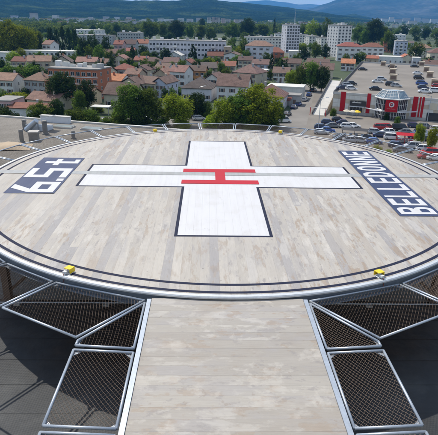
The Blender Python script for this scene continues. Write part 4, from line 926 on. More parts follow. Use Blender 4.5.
# ================================================================== TREES
def crown_mesh(name, kind, clumps, leaves, ls, mat, seed):
    """unit tree: height 1, crown half-width about .42; leaf-sized faces gathered in uneven clumps"""
    r_ = random.Random(seed); vs = []; fs_ = []; tint = []
    cs = []
    while len(cs) < clumps:
        if kind == 'round':
            d = Vector((r_.gauss(0, 1), r_.gauss(0, 1), r_.gauss(0, 1))).normalized(); q_ = r_.random()**.42
            lob = 1+.30*noise.noise(d*1.7+Vector((seed, 0, 0)))
            c_ = Vector((d.x*.36*q_*lob, d.y*.36*q_*lob, .50+d.z*.42*q_*lob))
            if c_.z < .13+.08*r_.random(): continue
            cr_ = r_.uniform(.07, .125)
        elif kind == 'column':
            z = r_.uniform(.1, .97); w = .36*math.sin(min(1, (z+.02)/.35)*math.pi/2)*(1-((z-.4)/.62)**2*.75 if z > .4 else 1); a = r_.uniform(0, 6.28); q_ = r_.random()**.5
            c_ = Vector((w*q_*math.cos(a), w*q_*math.sin(a), z)); cr_ = r_.uniform(.05, .09)
        elif kind == 'conifer':
            z = r_.uniform(.08, .98)**1.1; w = .40*(1-z)**.85+.01; a = r_.uniform(0, 6.28); q_ = r_.random()**.4
            c_ = Vector((w*q_*math.cos(a), w*q_*math.sin(a), z-.05*q_)); cr_ = .03+.07*(1-z)
        else:              # bush
            d = Vector((r_.gauss(0, 1), r_.gauss(0, 1), abs(r_.gauss(0, .8)))).normalized(); q_ = r_.random()**.4
            c_ = Vector((d.x*.42*q_, d.y*.42*q_, .08+d.z*.75*q_)); cr_ = r_.uniform(.1, .17)
        cs.append((c_, cr_))
    for c_, cr_ in cs:
        ct = r_.random()
        for k in range(leaves):
            d = Vector((r_.gauss(0, 1), r_.gauss(0, 1), r_.gauss(0, 1))).normalized()
            p = c_+d*cr_*r_.random()**.35
            if p.z < .03: p.z = .03
            nrm = (d*.7+Vector((0, 0, .85))+Vector((r_.gauss(0, .5), r_.gauss(0, .5), r_.gauss(0, .5)))).normalized()
            a = nrm.orthogonal().normalized(); a = (Matrix.Rotation(r_.uniform(0, 6.28), 3, nrm) @ a); b_ = nrm.cross(a)
            s_ = ls*r_.uniform(.6, 1.3); n = len(vs)
            vs += [p+a*s_, p+b_*s_*.62, p-a*s_, p-b_*s_*.62]; fs_.append((n, n+1, n+2, n+3)); tint += [min(1, max(0, .55*ct+.45*r_.random()))]*4
    me = bpy.data.meshes.new(name); me.from_pydata([tuple(v) for v in vs], [], fs_); me.update()
    at_ = me.attributes.new('tint', 'FLOAT', 'POINT'); at_.data.foreach_set('value', tint); me.materials.append(MATS[mat]); return me
def trunk_mesh(kind, seed):
    r_ = random.Random(seed); mb = MB()
    if kind == 'conifer': mb.tube((0, 0, 0), (0, 0, .9), .022, 7, .004)
    elif kind == 'bush':
        for k in range(4): a = r_.uniform(0, 6.28); mb.tube((0, 0, 0), (.25*math.cos(a), .25*math.sin(a), .5), .025, 6, .008)
    else:
        mb.tube((0, 0, 0), (.01, .01, .36), .03, 8, .021); mb.tube((.01, .01, .36), (0, 0, .75), .02, 7, .006)
        for k in range(5):
            a = k*1.257+r_.uniform(-.3, .3); z = r_.uniform(.26, .42); mb.tube((0, 0, z), (.24*math.cos(a), .24*math.sin(a), z+r_.uniform(.16, .3)), .013, 6, .004)
    o = mb.build('trunk', 'bark'); me = o.data; bpy.data.objects.remove(o); return me
PROTO = {}
for mt, short in (('leaf_green', 'green'), ('leaf_lime', 'lime'), ('leaf_dark', 'dark'), ('leaf_purple', 'purple')):
    for kd in ('round', 'column', 'conifer', 'bush'):
        if mt == 'leaf_purple' and kd != 'round': continue
        if mt == 'leaf_lime' and kd in ('column', 'conifer'): continue
        for lod, (cl, lv, ls) in {'hi': (150, 62, .021), 'mid': (95, 26, .032)}.items():
            if kd in ('column', 'conifer') and lod == 'hi': continue
            if mt == 'leaf_purple' and lod == 'hi': continue
            for sd in range(2 if lod == 'hi' else 3):
                if kd == 'round': a_ = (cl, lv, ls)
                else: a_ = (int(cl*(1.5 if kd == 'column' else .9 if kd == 'conifer' else .8)), lv, ls*(.95 if kd != 'bush' else 1.3))
                PROTO[(short, kd, lod, sd)] = (crown_mesh('crown', kd, *a_, mt, sd*11+len(PROTO)), trunk_mesh(kd, sd))
TREES = []
trnd = random.Random(11)
def tree_at(p, h, w, colr, kd, label, group=None, lod='mid', name=None, cat='tree'):
    if kd in ('column', 'conifer') or colr == 'purple': lod = 'mid'
    key = [k for k in PROTO if k[:3] == (colr, kd, lod)]; cm_, tm_ = PROTO[trnd.choice(key)]
    th = thing(name or {'round': 'broadleaf_tree', 'column': 'poplar_tree', 'conifer': 'conifer_tree', 'bush': 'shrub'}[kd], label, cat if kd != 'bush' else 'shrub', (p.x, p.y, ZG), trnd.uniform(0, 6.28), group)
    sx = w/.84; th.scale = (sx, sx, h)
    obj('crown', 0, 0, 0, th, me=cm_); obj('trunk', 0, 0, 0, th, me=tm_); TREES.append((p.x, p.y, w/2)); return th
def T(u, vt, vb, wpx, colr, kd, label, lod='mid', group=None):
    p = at(u, vb); k = ppm(p); return tree_at(p, (vb-vt)/k/.90, wpx/k, colr, kd, label, group, lod)
# street trees right behind the pad
T(131, 87, 127, 34, 'green', 'round', 'green street tree with lime highlights, leftmost of the big trees behind the pad', 'hi')
T(149, 91, 127, 32, 'green', 'round', 'green street tree second from the left behind the far rim of the pad', 'hi')
T(177, 94, 127, 38, 'lime', 'round', 'bright lime green street tree behind the far rim left of the cross', 'hi')
T(197, 94, 118, 24, 'dark', 'round', 'dark tree in front of the lavender house', 'hi')
T(226, 98, 128, 30, 'lime', 'round', 'smaller lime tree at the left foot of the biggest tree behind the pad', 'hi')
T(257, 88, 128, 50, 'lime', 'round', 'biggest broad lime green tree behind the far rim right of the cross', 'hi')
T(240, 94, 128, 34, 'green', 'round', 'green tree between the two lime trees behind the far rim', 'hi')
T(276, 103, 126, 18, 'green', 'round', 'small green tree at the right foot of the biggest lime tree', 'hi')
for i, (u_, vt_, vb_, w_, c_) in enumerate(((108, 116, 126, 16, 'green'), (122, 113, 127, 20, 'green'), (140, 115, 128, 20, 'dark'), (160, 115, 128, 18, 'green'), (182, 117, 128, 16, 'lime'), (212, 113, 127, 18, 'lime'), (232, 114, 129, 22, 'green'), (250, 114, 129, 22, 'green'), (268, 113, 128, 20, 'green'))):
    T(u_, vt_, vb_, w_, c_, 'bush', '%s from left of the shrubs below the street trees at the far rim' % nth(i), 'hi', 'shrubs below the street trees')
# left side
T(64, 73, 108, 33, 'dark', 'round', 'big dark tree in front of the orange-brick flats', 'hi')
T(88, 82, 110, 20, 'dark', 'round', 'dark tree right of the big one before the orange-brick flats', 'hi')
T(80, 92, 113, 16, 'green', 'round', 'green tree beside the lawn left of the cream house', 'hi')
T(41, 103, 126, 26, 'green', 'round', 'green tree in front of the long red roof', 'hi')
T(58, 100, 124, 18, 'dark', 'round', 'dark tree right of the long red roof', 'hi')
T(7, 107, 137, 28, 'dark', 'round', 'dark tree at the left edge just beyond the gravel roof', 'hi')
T(22, 113, 134, 18, 'dark', 'bush', 'dark shrub beside the white low house with red roof', 'hi')
T(17, 91, 106, 30, 'lime', 'bush', 'bright lime shrub above the long red roof', 'hi')
T(28, 94, 106, 16, 'green', 'bush', 'green shrub between the lime shrub and the bungalow', 'hi')
T(12, 66, 82, 24, 'green', 'round', 'green tree behind the house at the left picture edge', 'hi')
T(3, 60, 78, 18, 'dark', 'round', 'dark tree at the left edge above the tan roof')
T(25, 68, 79, 12, 'purple', 'round', 'purple-leaved tree left of the orange-brick flats')
T(36, 62, 78, 14, 'dark', 'round', 'dark tree behind the grey house with salmon roof')
T(99, 68, 92, 12, 'dark', 'conifer', 'dark narrow conifer right of the orange-brick flats')
T(104, 62, 84, 14, 'dark', 'conifer', 'dark conifer left of the grey hipped house')
T(76, 106, 126, 22, 'green', 'bush', 'green hedge-like shrub behind the gravel roof, left of the driveway', 'hi')
T(90, 108, 124, 20, 'green', 'bush', 'green shrub right of the driveway hedge', 'hi')
T(97, 104, 112, 12, 'lime', 'bush', 'small lime shrub beside the cream house', 'hi')
T(119, 104, 120, 14, 'green', 'bush', 'green shrub at the foot of the leftmost street tree', 'hi')
T(206, 100, 118, 16, 'green', 'bush', 'green shrub in the middle behind the far rim', 'hi')
# lime mass and poplars on the left
for i, a_ in enumerate(((-4, 27, 57, 24), (12, 24.5, 58, 30), (28, 27, 58, 28), (38, 33, 56, 18))):
    T(*a_, 'lime' if i != 3 else 'green', 'round', '%s from left of the big yellow-green trees behind the low white building' % nth(i), 'hi', 'big yellow-green trees on the left')
for i, a_ in enumerate(((52, 31, 53, 9), (58, 32, 53, 8), (64, 30.5, 53, 8), (70, 31, 53, 8), (76, 32, 53, 9))):
    T(*a_, 'dark', 'column', '%s from the left of the dark poplars right of the lime trees' % nth(i), group='dark poplars in a row')
def row(lst, colr, kd, phrase, group, lod='mid'):
    for i, a_ in enumerate(sorted(lst)):
        c_ = colr if isinstance(colr, str) else colr[i % len(colr)]
        T(*a_[:4], c_, kd, '%s from left of the %s' % (nth(i), phrase), lod, group)
row([(84, 38, 62, 15), (95, 37, 62, 17), (106, 38, 60, 13), (101, 46, 68, 14), (91, 46, 66, 13), (110, 50, 69, 11), (80, 46, 62, 12)], ('green', 'dark'), 'round', 'trees massed behind the orange-brick flats', 'trees massed behind the orange flats')
row([(133, 48, 66, 13), (193, 47, 66, 16)], 'dark', 'conifer', 'dark conifers in front of the long flats', 'dark conifers in front of the long flats')
row([(143, 46, 58, 12), (166, 49, 65, 16), (181, 48, 60, 10), (208, 60, 72, 10), (155, 52, 62, 9)], ('dark', 'green'), 'round', 'round trees in front of the long flats', 'round trees in front of the long flats')
row([(150, 21.5, 40, 19), (177, 21.5, 40, 20), (163, 25, 40, 10), (190, 25, 40, 9), (201, 27, 41, 10), (210, 29, 41, 10), (202, 19.5, 31, 7)], ('green', 'green', 'dark'), 'round', 'tall trees rising behind the long flats', 'tall trees behind the long flats', 'hi')
row([(232, 23.5, 40, 17), (247, 19.5, 40, 17), (262, 25.5, 38, 20)], ('green', 'dark', 'green'), 'round', 'big trees between the long flats and the white tower', 'big trees left of the white tower', 'hi')
row([(274, 20, 36, 5), (271, 55, 77, 11), (281, 61, 80, 10)], 'dark', 'conifer', 'dark conifers below and left of the white tower', 'dark conifers near the white tower')
row([(243, 39, 58, 14), (231, 39.5, 52, 10), (238, 47, 60, 9)], ('green', 'lime'), 'round', 'trees left of the large lavender house', 'trees left of the lavender house')
row([(304, 47, 62, 14), (296, 54, 66, 10), (315, 43, 60, 13), (325, 45, 60, 13)], ('green', 'dark'), 'round', 'trees between the white tower and the mall ramp', 'trees left of the second tower')
row([(300, 66, 90, 16), (310, 64, 91, 20), (321, 67, 92, 17), (291, 70, 88, 14)], ('lime', 'green', 'green', 'dark'), 'round', 'bushy trees at the top of the road beside the ramp', 'bushy trees beside the ramp road', 'hi')
row([(326, 20.5, 42, 14), (311, 21.5, 42, 15), (302, 24, 40, 10), (318, 27, 44, 12), (331, 28, 46, 9)], ('green', 'lime', 'dark'), 'round', 'trees standing between the two towers', 'trees between the two towers')
row([(373, 21.5, 46, 23), (357, 26, 44, 14), (364, 30, 46, 12), (386, 33, 52, 14), (382, 28, 45, 12)], ('green', 'green', 'dark'), 'round', 'round trees right of the second tower', 'round trees right of the second tower', 'hi')
row([(415, 43, 60, 17), (391, 36, 54, 12), (428, 57, 66, 12)], ('dark', 'green'), 'round', 'dark round trees behind the mall car deck', 'dark trees behind the mall')
row([(360, 52, 63, 12), (356, 54, 66, 10), (345, 54, 66, 9)], ('green', 'dark'), 'round', 'trees in front of the white pair of buildings', 'trees in front of the white pair')
row([(403, 26, 38, 12), (414, 27, 39, 12), (425, 28, 40, 13), (436, 29, 42, 14), (396, 28, 38, 9)], ('green', 'dark'), 'round', 'trees behind the blue flats on the right', 'trees behind the blue flats')
row([(101, 24, 36, 9), (108, 24.5, 37, 9), (117, 24, 37, 10), (93, 25, 34, 8), (65, 23, 31, 9), (55, 23.5, 31, 10), (45, 24, 31, 10), (36, 23.5, 30, 10), (27, 23, 29, 10), (75, 23.5, 31, 9), (84, 24, 31, 8)], ('green', 'dark', 'green'), 'round', 'trees in the far row under the left ridge', 'far tree row under the left ridge')
row([(163, 72, 84, 10), (172, 88, 100, 10), (150, 88, 99, 9), (165, 88, 102, 9)], ('dark', 'green'), 'round', 'garden trees among the old houses', 'garden trees among the old houses')
row([(111, 60, 76, 12), (124, 60, 74, 9), (150, 65, 80, 12), (157, 60, 73, 12), (181, 60, 74, 13), (196, 61, 74, 12), (208, 72, 88, 12), (222, 62, 78, 12)], ('dark', 'green', 'dark'), 'round', 'trees behind the old houses', 'trees behind the old houses')
T(386, 112, 120, 5, 'dark', 'bush', 'small shrub at the left foot of the glass porch', 'hi')
T(396.5, 117, 128, 7, 'green', 'round', 'small round tree in front of the red sign', 'hi')
T(418, 123, 146, 12, 'lime', 'round', 'young thin lime tree among the parked cars, left of two', 'hi')
T(430, 126, 151, 12, 'lime', 'round', 'young thin lime tree among the parked cars, right of two', 'hi')
T(333, 107, 116, 6, 'green', 'bush', 'small shrub at the foot of the car ramp', 'hi')
T(377, 144, 153, 10, 'lime', 'bush', 'yellowish shrub just beyond the right rim of the pad, left of two', 'hi')
T(388, 148, 157, 9, 'lime', 'bush', 'yellowish shrub just beyond the right rim of the pad, right of two', 'hi')
# fillers between the houses, each a tree of its own
fill = []
frnd = random.Random(3)
for tries in range(16000):
    vb = frnd.choice((frnd.uniform(31, 44), frnd.uniform(42, 66), frnd.uniform(60, 84))); u = frnd.uniform(-6, 445)
    if vb > 62 and 285 < u: continue
    if vb > 54 and u > 330: continue
    p = at(u, vb); h = frnd.uniform(5.5, 9) if vb > 42 else frnd.uniform(8, 13); w = h*frnd.uniform(.8, 1.2)
    if any((p.x-x)**2+(p.y-y)**2 < (r_*.66+w*.40)**2 for x, y, r_ in FOOT): continue
    if any((p.x-x)**2+(p.y-y)**2 < ((r_+w/2)*(.75 if vb > 42 else .85))**2 for x, y, r_ in TREES): continue
    fill.append((u, vb, h, w, p)); TREES.append((p.x, p.y, w/2))
    if len(fill) >= 290: break
zones = [(0, 62, 'town trees at the left edge', 'town trees at the left'), (62, 124, 'town trees above the orange-brick flats', 'town trees above the orange flats'), (124, 186, 'town trees by the left of the long flats', 'town trees round the left of the long flats'),
         (186, 248, 'town trees by the right of the long flats', 'town trees round the right of the long flats'), (248, 310, 'town trees around the white antenna tower', 'town trees round the antenna tower'), (310, 372, 'town trees around the second tower', 'town trees round the second tower'), (372, 450, 'town trees at the right behind the mall', 'town trees behind the mall')]
for za_, zb_, ph, gp in zones:
    for front, lo, hi_ in (('rear', 0, 42), ('middle', 42, 60), ('front', 60, 99)):
        sel = sorted([f for f in fill if max(za_, 0 if za_ else -99) <= f[0] < zb_ and lo <= f[1] < hi_])
        for i, (u, vb, h, w, p) in enumerate(sel):
            c_ = frnd.choice(('green', 'green', 'green', 'dark', 'lime')) if vb > 42 else frnd.choice(('green', 'dark', 'green'))
            tree_at(p, h, w, c_, 'conifer' if frnd.random() < .08 and c_ != 'lime' else 'round', '%s from left, %s row of %s' % (nth(i), front, ph), gp)
gard = []
for tries in range(9000):
    vb = frnd.uniform(46, 100); u = frnd.uniform(0, 290); h = frnd.uniform(2.6, 5.0); w = h*frnd.uniform(.9, 1.3); p = at(u, vb)
    if any((p.x-x)**2+(p.y-y)**2 < (r_*.70+w*.35)**2 for x, y, r_ in FOOT): continue
    if any((p.x-x)**2+(p.y-y)**2 < ((r_+w/2)*.7)**2 for x, y, r_ in TREES): continue
    gard.append((u, vb, h, w, p)); TREES.append((p.x, p.y, w/2))
    if len(gard) >= 110: break
for front, lo, hi_ in (('rear', 0, 58), ('second', 58, 70), ('third', 70, 82), ('front', 82, 200)):
    for i, (u, vb, h, w, p) in enumerate(sorted(g_ for g_ in gard if lo <= g_[1] < hi_)):
        tree_at(p, h, w, frnd.choice(('dark', 'green', 'green', 'lime')), 'bush', '%s from left, %s row of garden shrubs between the town houses' % (nth(i), front), 'garden shrubs between the town houses')
# far wood beyond: one mass of small crowns
def far_wood():
    r_ = random.Random(21); vs = []; fs_ = []; tint = []
    for k in range(3600):
        v = 18.5+(r_.random()**.7)*15.5; u = r_.uniform(-15, 455)
        hz = 15.1+(u-219)*.018
        if v < hz+4.2: continue
        p = at(u, v); D = p.length
        if any((p.x-x)**2+(p.y-y)**2 < (rr_+4)**2 for x, y, rr_ in FOOT): continue
        if noise.noise(Vector((p.x*.004, p.y*.0025, 4))) < -.12: continue
        w = r_.uniform(6, 13)*(1+D/4500); h = r_.uniform(.75, 1.05)*min(w, 13); ct = r_.random()
        for j in range(34):
            d = Vector((r_.gauss(0, 1), r_.gauss(0, 1), r_.gauss(0, 1))).normalized(); q_ = r_.random()**.3
            c_ = Vector((p.x+d.x*w*.5*q_, p.y+d.y*w*.5*q_, ZG+h*(.55+d.z*.45*q_)))
            nrm = (d+Vector((0, 0, .5))+Vector((r_.gauss(0, .5), r_.gauss(0, .5), r_.gauss(0, .5)))).normalized(); a = nrm.orthogonal().normalized(); b_ = nrm.cross(a); s_ = w*.15; n = len(vs)
            vs += [c_+a*s_, c_+b_*s_, c_-a*s_, c_-b_*s_]; fs_.append((n, n+1, n+2, n+3)); tint += [.6*ct+.4*r_.random()]*4
    o = obj('far_wood', vs, fs_, 'leaf_green'); at_ = o.data.attributes.new('tint', 'FLOAT', 'POINT'); at_.data.foreach_set('value', tint)
    tag(o, 'dark belt of far trees between the town and the hills', 'trees', kind='stuff')
far_wood()

# ================================================================== CARS
CARCOL = dict(white=(.74, .74, .73), silver=(.42, .44, .46), grey=(.16, .17, .18), black=(.012, .012, .014), navy=(.015, .03, .09), blue=(.03, .09, .30), red=(.36, .012, .014))
for n_, c_ in CARCOL.items():
    m, t, b = nodes('car_'+n_); b.inputs['Base Color'].default_value = (*c_, 1); b.inputs['Roughness'].default_value = .32; b.inputs['Coat Weight'].default_value = .6; b.inputs['Coat Roughness'].default_value = .08
plain('rubber', (.018, .018, .018), .8); plain('rim_metal', (.38, .38, .39), .35, .6)
m, t, b = nodes('tail_red'); b.inputs['Base Color'].default_value = (.3, .01, .01, 1); b.inputs['Roughness'].default_value = .2
CARS = {}
def loft(rings):
    vs = []; f = []; n = len(rings[0])
    for r_ in rings: vs += r_
    for i in range(len(rings)-1):
        for k in range(n): f.append((i*n+k, i*n+(k+1) % n, (i+1)*n+(k+1) % n, (i+1)*n+k))
    f.append(tuple(range(n-1, -1, -1))); f.append(tuple((len(rings)-1)*n+k for k in range(n))); return vs, f
def car_meshes(style):
    if style in CARS: return CARS[style]
    Lc, rf, (a0, a1, a2, a3) = {'hatch': (4.1, 1.47, (1.15, .45, -1.35, -1.95)), 'sedan': (4.6, 1.43, (1.2, .5, -.95, -1.75)), 'suv': (4.5, 1.72, (1.25, .65, -1.75, -2.1)), 'van': (4.9, 1.95, (1.75, 1.1, -2.15, -2.38))}[style]
    h2 = Lc/2; belt = .88 if style in ('hatch', 'sedan') else 1.05
    rings = []
    for x, w, zt, zb in ((h2, .62, .55, .34), (h2-.12, .78, .66, .24), (h2-.5, .86, belt-.12, .2), (a0, .88, belt, .2), (0, .89, belt+.02, .2), (a3+.25, .88, belt+.03, .2), (-h2+.3, .85, belt, .22), (-h2+.05, .78, belt-.06, .3), (-h2, .7, belt-.22, .38)):
        rings.append([(x, -w*.9, zb), (x, -w, zb+.16), (x, -w, zt-.14), (x, -w*.86, zt), (x, w*.86, zt), (x, w, zt-.14), (x, w, zb+.16), (x, w*.9, zb)])
    body = loft(rings)
    def cab(x, w, z): return [(x, -w, z), (x, w, z)]
    gl = [(a0, -.76, belt-.01), (a0, .76, belt-.01), (a3, .76, belt+.01), (a3, -.76, belt+.01), (a1, -.6, rf-.03), (a1, .6, rf-.03), (a2, .6, rf-.03), (a2, -.6, rf-.03)]
    glass = (gl, [(0, 1, 5, 4), (1, 2, 6, 5), (2, 3, 7, 6), (3, 0, 4, 7), (4, 5, 6, 7)])
    ro = [(a1+.05, -.62, rf-.035), (a1+.05, .62, rf-.035), (a2-.05, .62, rf-.035), (a2-.05, -.62, rf-.035), (a1-.05, -.54, rf+.02), (a1-.05, .54, rf+.02), (a2+.05, .54, rf+.02), (a2+.05, -.54, rf+.02)]
    roof = (ro, [(0, 1, 5, 4), (1, 2, 6, 5), (2, 3, 7, 6), (3, 0, 4, 7), (4, 5, 6, 7)])
    pil = []
    for sy in (-1, 1):
        for x0, x1 in ((a0, a1), (a3, a2), ((a0+a3)/2, (a1+a2)/2)): q_ = MB().tube((x0, sy*.77, belt), (x1, sy*.615, rf-.03), .045, 5); pil.append((q_.v, q_.f))
    CARS[style] = body, glass, roof, pil, Lc, belt, h2; return CARS[style]
wm = MB().tube((0, -.1, 0), (0, .1, 0), .32, 16).build('t', 'rubber'); WHEEL = wm.data; bpy.data.objects.remove(wm)
wm = MB().tube((0, -.112, 0), (0, .112, 0), .2, 12).build('t', 'rim_metal'); RIM = wm.data; bpy.data.objects.remove(wm)
CM = {}
def car(u, v, colr, style, rot, label, z=ZG, group='cars in the mall car park'):
    body, glass, roof, pil, Lc, belt, h2 = car_meshes(style); p = at(u, v, z)
    th = thing('van' if style == 'van' else 'parked_car', label, 'van' if style == 'van' else 'car', (p.x, p.y, z+.03), R(rot), group)
    key = (style, colr)
    if key not in CM:
        ms = []
        for nm, (vs, f), mt in (('body', body, 'car_'+colr), ('window_glass', glass, 'window_glass'), ('roof', roof, 'car_'+colr), *[('pillar', q_, 'car_'+colr) for q_ in pil]):
            o = obj(nm, vs, f, mt); bm = bmesh.new(); bm.from_mesh(o.data); bmesh.ops.recalc_face_normals(bm, faces=bm.faces); bm.to_mesh(o.data); bm.free(); ms.append((nm, o.data)); bpy.data.objects.remove(o)
        for nm, x_, mt, zz_ in (('headlight', h2-.06, 'lens_glass', .58), ('tail_light', -h2+.05, 'tail_red', belt-.25)):
            o = MB().box(x_-.07, x_+.05, .48, .72, zz_-.07, zz_+.08).build(nm, mt); ms.append((nm, o.data)); bpy.data.objects.remove(o)
        CM[key] = ms
    for nm, me in CM[key]:
        o = obj(nm, 0, 0, 0, th, me=me)
        if nm in ('headlight', 'tail_light'): o2 = obj(nm, 0, 0, 0, th, me=me); o2.location = (0, -1.2, 0)
    for sx in (h2-.82, -h2+.8):
        for sy in (-.79, .79):
            w_ = obj('wheel', 0, 0, 0, th, me=WHEEL); w_.location = (sx, sy, .30); obj('rim', 0, 0, 0, w_, me=RIM)
    return th
lot = [(327.5, 124, 'navy', 'hatch', -8, 'navy hatchback at the left end of the mall car park row'), (333, 127.5, 'grey', 'sedan', -8, 'dark grey saloon right of the navy hatchback in the mall car park'), (343.5, 124.5, 'navy', 'sedan', -8, 'navy saloon behind the white cars in the mall car park'),
       (347, 128, 'white', 'hatch', -8, 'left white hatchback in the row before the mall entrance'), (352.5, 127.5, 'white', 'sedan', -8, 'right white saloon in the row before the mall entrance'), (338, 121.5, 'black', 'hatch', -8, 'black hatchback nearest the mall entrance'),
       (341, 139.5, 'grey', 'sedan', -12, 'grey saloon in front of the dark trolley shelter'), (360, 142.5, 'silver', 'hatch', -14, 'silver hatchback behind the right far rim of the pad'), (351, 142, 'silver', 'sedan', -12, 'silver saloon just beyond the rim left of the silver hatchback'),
       (381, 129.5, 'red', 'suv', -10, 'left red car in front of the glass porch'), (387, 128.5, 'red', 'hatch', -10, 'right red car in front of the glass porch'), (387, 133.5, 'white', 'hatch', 170, 'white hatchback below the red cars'), (400, 130.5, 'black', 'van', -10, 'black van in front of the porch'),
       (406.5, 134, 'grey', 'sedan', -10, 'dark grey saloon right of the black van'), (392, 139.5, 'white', 'suv', -14, 'white car left of the red trolley shelter'), (412, 148.5, 'silver', 'suv', 172, 'silver off-roader in front of the young trees'),
       (429, 155, 'red', 'suv', 170, 'red off-roader near the right picture edge'), (424, 150.5, 'white', 'hatch', -12, 'white hatchback between the silver and red off-roaders'), (436, 160, 'white', 'sedan', -12, 'white saloon at the right picture edge below the red off-roader'), (426, 158.5, 'red', 'hatch', 170, 'dark red hatchback in front of the red off-roader'),
       (437, 131, 'white', 'hatch', -12, 'white hatchback at the right picture edge by the mall front')]
more = [(321, 129, 'navy', 'hatch', -8), (327, 132, 'blue', 'sedan', -8), (321, 134, 'silver', 'hatch', -8), (367, 140, 'black', 'sedan', -12), (374, 143.5, 'blue', 'hatch', -12), (381, 137, 'navy', 'sedan', -12), (375, 133.5, 'silver', 'hatch', -12), (396, 147, 'navy', 'hatch', -12), (402, 152, 'grey', 'sedan', -12), (415, 138.5, 'navy', 'hatch', -12), (428, 141, 'black', 'hatch', -12), (421, 133.5, 'blue', 'hatch', -12), (432, 136.5, 'silver', 'sedan', -12), (414, 127.5, 'navy', 'hatch', -12), (425, 128, 'grey', 'hatch', -12)]
for i, a_ in enumerate(sorted(more)): lot.append((*a_, '%s %s, %s from left of the scattered cars between the car park rows' % (a_[2], {'hatch': 'hatchback', 'sedan': 'saloon'}[a_[3]], nth(i))))
for a_ in lot: car(*a_)
road_c = [(287, 115.5, 'black', 'sedan', 60, 'black saloon beside the red awning'), (294, 108.5, 'navy', 'sedan', 66, 'navy saloon nearest in the row parked along the road'), (298.5, 105.5, 'blue', 'hatch', 66, 'blue hatchback second in the row along the road'), (304.5, 101, 'silver', 'hatch', 66, 'pale silver hatchback third in the row along the road'), (309, 96, 'blue', 'hatch', 68, 'blue hatchback fourth in the row along the road'), (313.5, 91.5, 'black', 'sedan', 60, 'black saloon farthest in the row along the road')]
for a_ in road_c: car(*a_, group='cars parked along the road beside the ramp')
town = [(198.5, 115.5, 'red', 'hatch', 30, 'red hatchback between the street trees behind the pad'), (192, 116.5, 'white', 'van', 30, 'white van between the street trees behind the pad'), (199, 120, 'white', 'hatch', 10, 'white car in front of the red hatchback behind the pad'), (146, 121.5, 'white', 'hatch', 10, 'white car under the second street tree'), (283, 122.5, 'white', 'van', 5, 'white van just beyond the far rim right of the biggest tree'), (103, 122.5, 'grey', 'sedan', 70, 'grey car on the driveway beyond the gravel roof')]
for a_ in town: car(*a_, group='cars in the street behind the pad')
roofc = [(362.5, 70.3, 'black', 'sedan', -12, 'black saloon alone near the back left of the mall roof'), (377.5, 82.8, 'white', 'sedan', -12, 'white saloon left of the housings on the mall roof'), (381.5, 80.3, 'silver', 'hatch', -12, 'silver hatchback behind the white saloon on the mall roof'), (375.5, 90.3, 'black', 'sedan', -12, 'black saloon near the front of the mall roof, left of the glass hat'),
         (343, 89.2, 'navy', 'sedan', 5, 'navy saloon at the front left corner of the mall roof'), (347, 86.3, 'silver', 'hatch', 5, 'silver hatchback behind the navy saloon on the mall roof'), (351.5, 85, 'black', 'hatch', 5, 'black hatchback at the left edge of the mall roof'), (351, 90, 'white', 'hatch', 5, 'white hatchback right of the navy saloon on the mall roof'),
         (392, 67.3, 'black', 'sedan', -12, 'black saloon between the two rearmost housings on the mall roof'), (391, 86, 'black', 'suv', -12, 'black car behind the glass hat'), (396, 87, 'silver', 'hatch', -12, 'silver car behind the glass hat, right of the black one'), (414.5, 67.3, 'black', 'sedan', -12, 'rearmost black saloon in the right row on the mall roof'), (417.5, 74.3, 'white', 'sedan', -12, 'white saloon second from the back in the right roof row'),
         (418.5, 79.3, 'black', 'suv', -12, 'black car third from the back in the right roof row'), (421.5, 84.8, 'blue', 'suv', -12, 'blue car fourth from the back in the right roof row'), (423, 89, 'navy', 'hatch', -12, 'navy hatchback fifth from the back in the right roof row'), (424.5, 93, 'white', 'sedan', -12, 'white saloon at the front of the right roof row'), (435.5, 92.5, 'white', 'suv', -12, 'white car at the right edge of the mall roof front'), (437, 87.5, 'red', 'hatch', -12, 'red hatchback at the right edge of the mall roof')]
for a_ in roofc: car(*a_, z=ZR+.012, group='cars on the mall roof')
# trolley shelters
def shelter(u, v, L_, label, roofmat, frame):
    p = at(u, v); th = thing('trolley_shelter', label, 'shelter', p, mall_a+.12, 'trolley shelters in the car park')
    for x_ in (-L_/2, 0, L_/2):
        for y_ in (-1.1, 1.1): MB().tube((x_, y_, 0), (x_, y_, 2.1), .07, 6).build('post', frame, th)
    MB().add([(-L_/2-.2, -1.5, 2.1), (L_/2+.2, -1.5, 2.1), (L_/2+.2, 1.5, 2.1), (-L_/2-.2, 1.5, 2.1), (-L_/2-.2, 0, 2.6), (L_/2+.2, 0, 2.6)], [(0, 1, 5, 4), (2, 3, 4, 5), (1, 2, 5), (3, 0, 4), (3, 2, 1, 0)]).build('roof', roofmat, th)
    for y_ in (-1.1, 1.1): MB().tube((-L_/2, y_, .9), (L_/2, y_, .9), .06, 6).build('rail', frame, th)
    for k in range(4): MB().box(-L_/2+.4+k*L_/4.3, -L_/2+1.1+k*L_/4.3, -.35, .35, .15, 1.0).build('trolley', 'galvanised', th)
shelter(354, 137.5, 6.5, 'dark roofed trolley shelter in the car park behind the pad lettering', 'dark_metal', 'dark_metal')
shelter(404, 142.5, 4.0, 'red framed trolley shelter beside the white car', 'red_paint', 'red_paint')
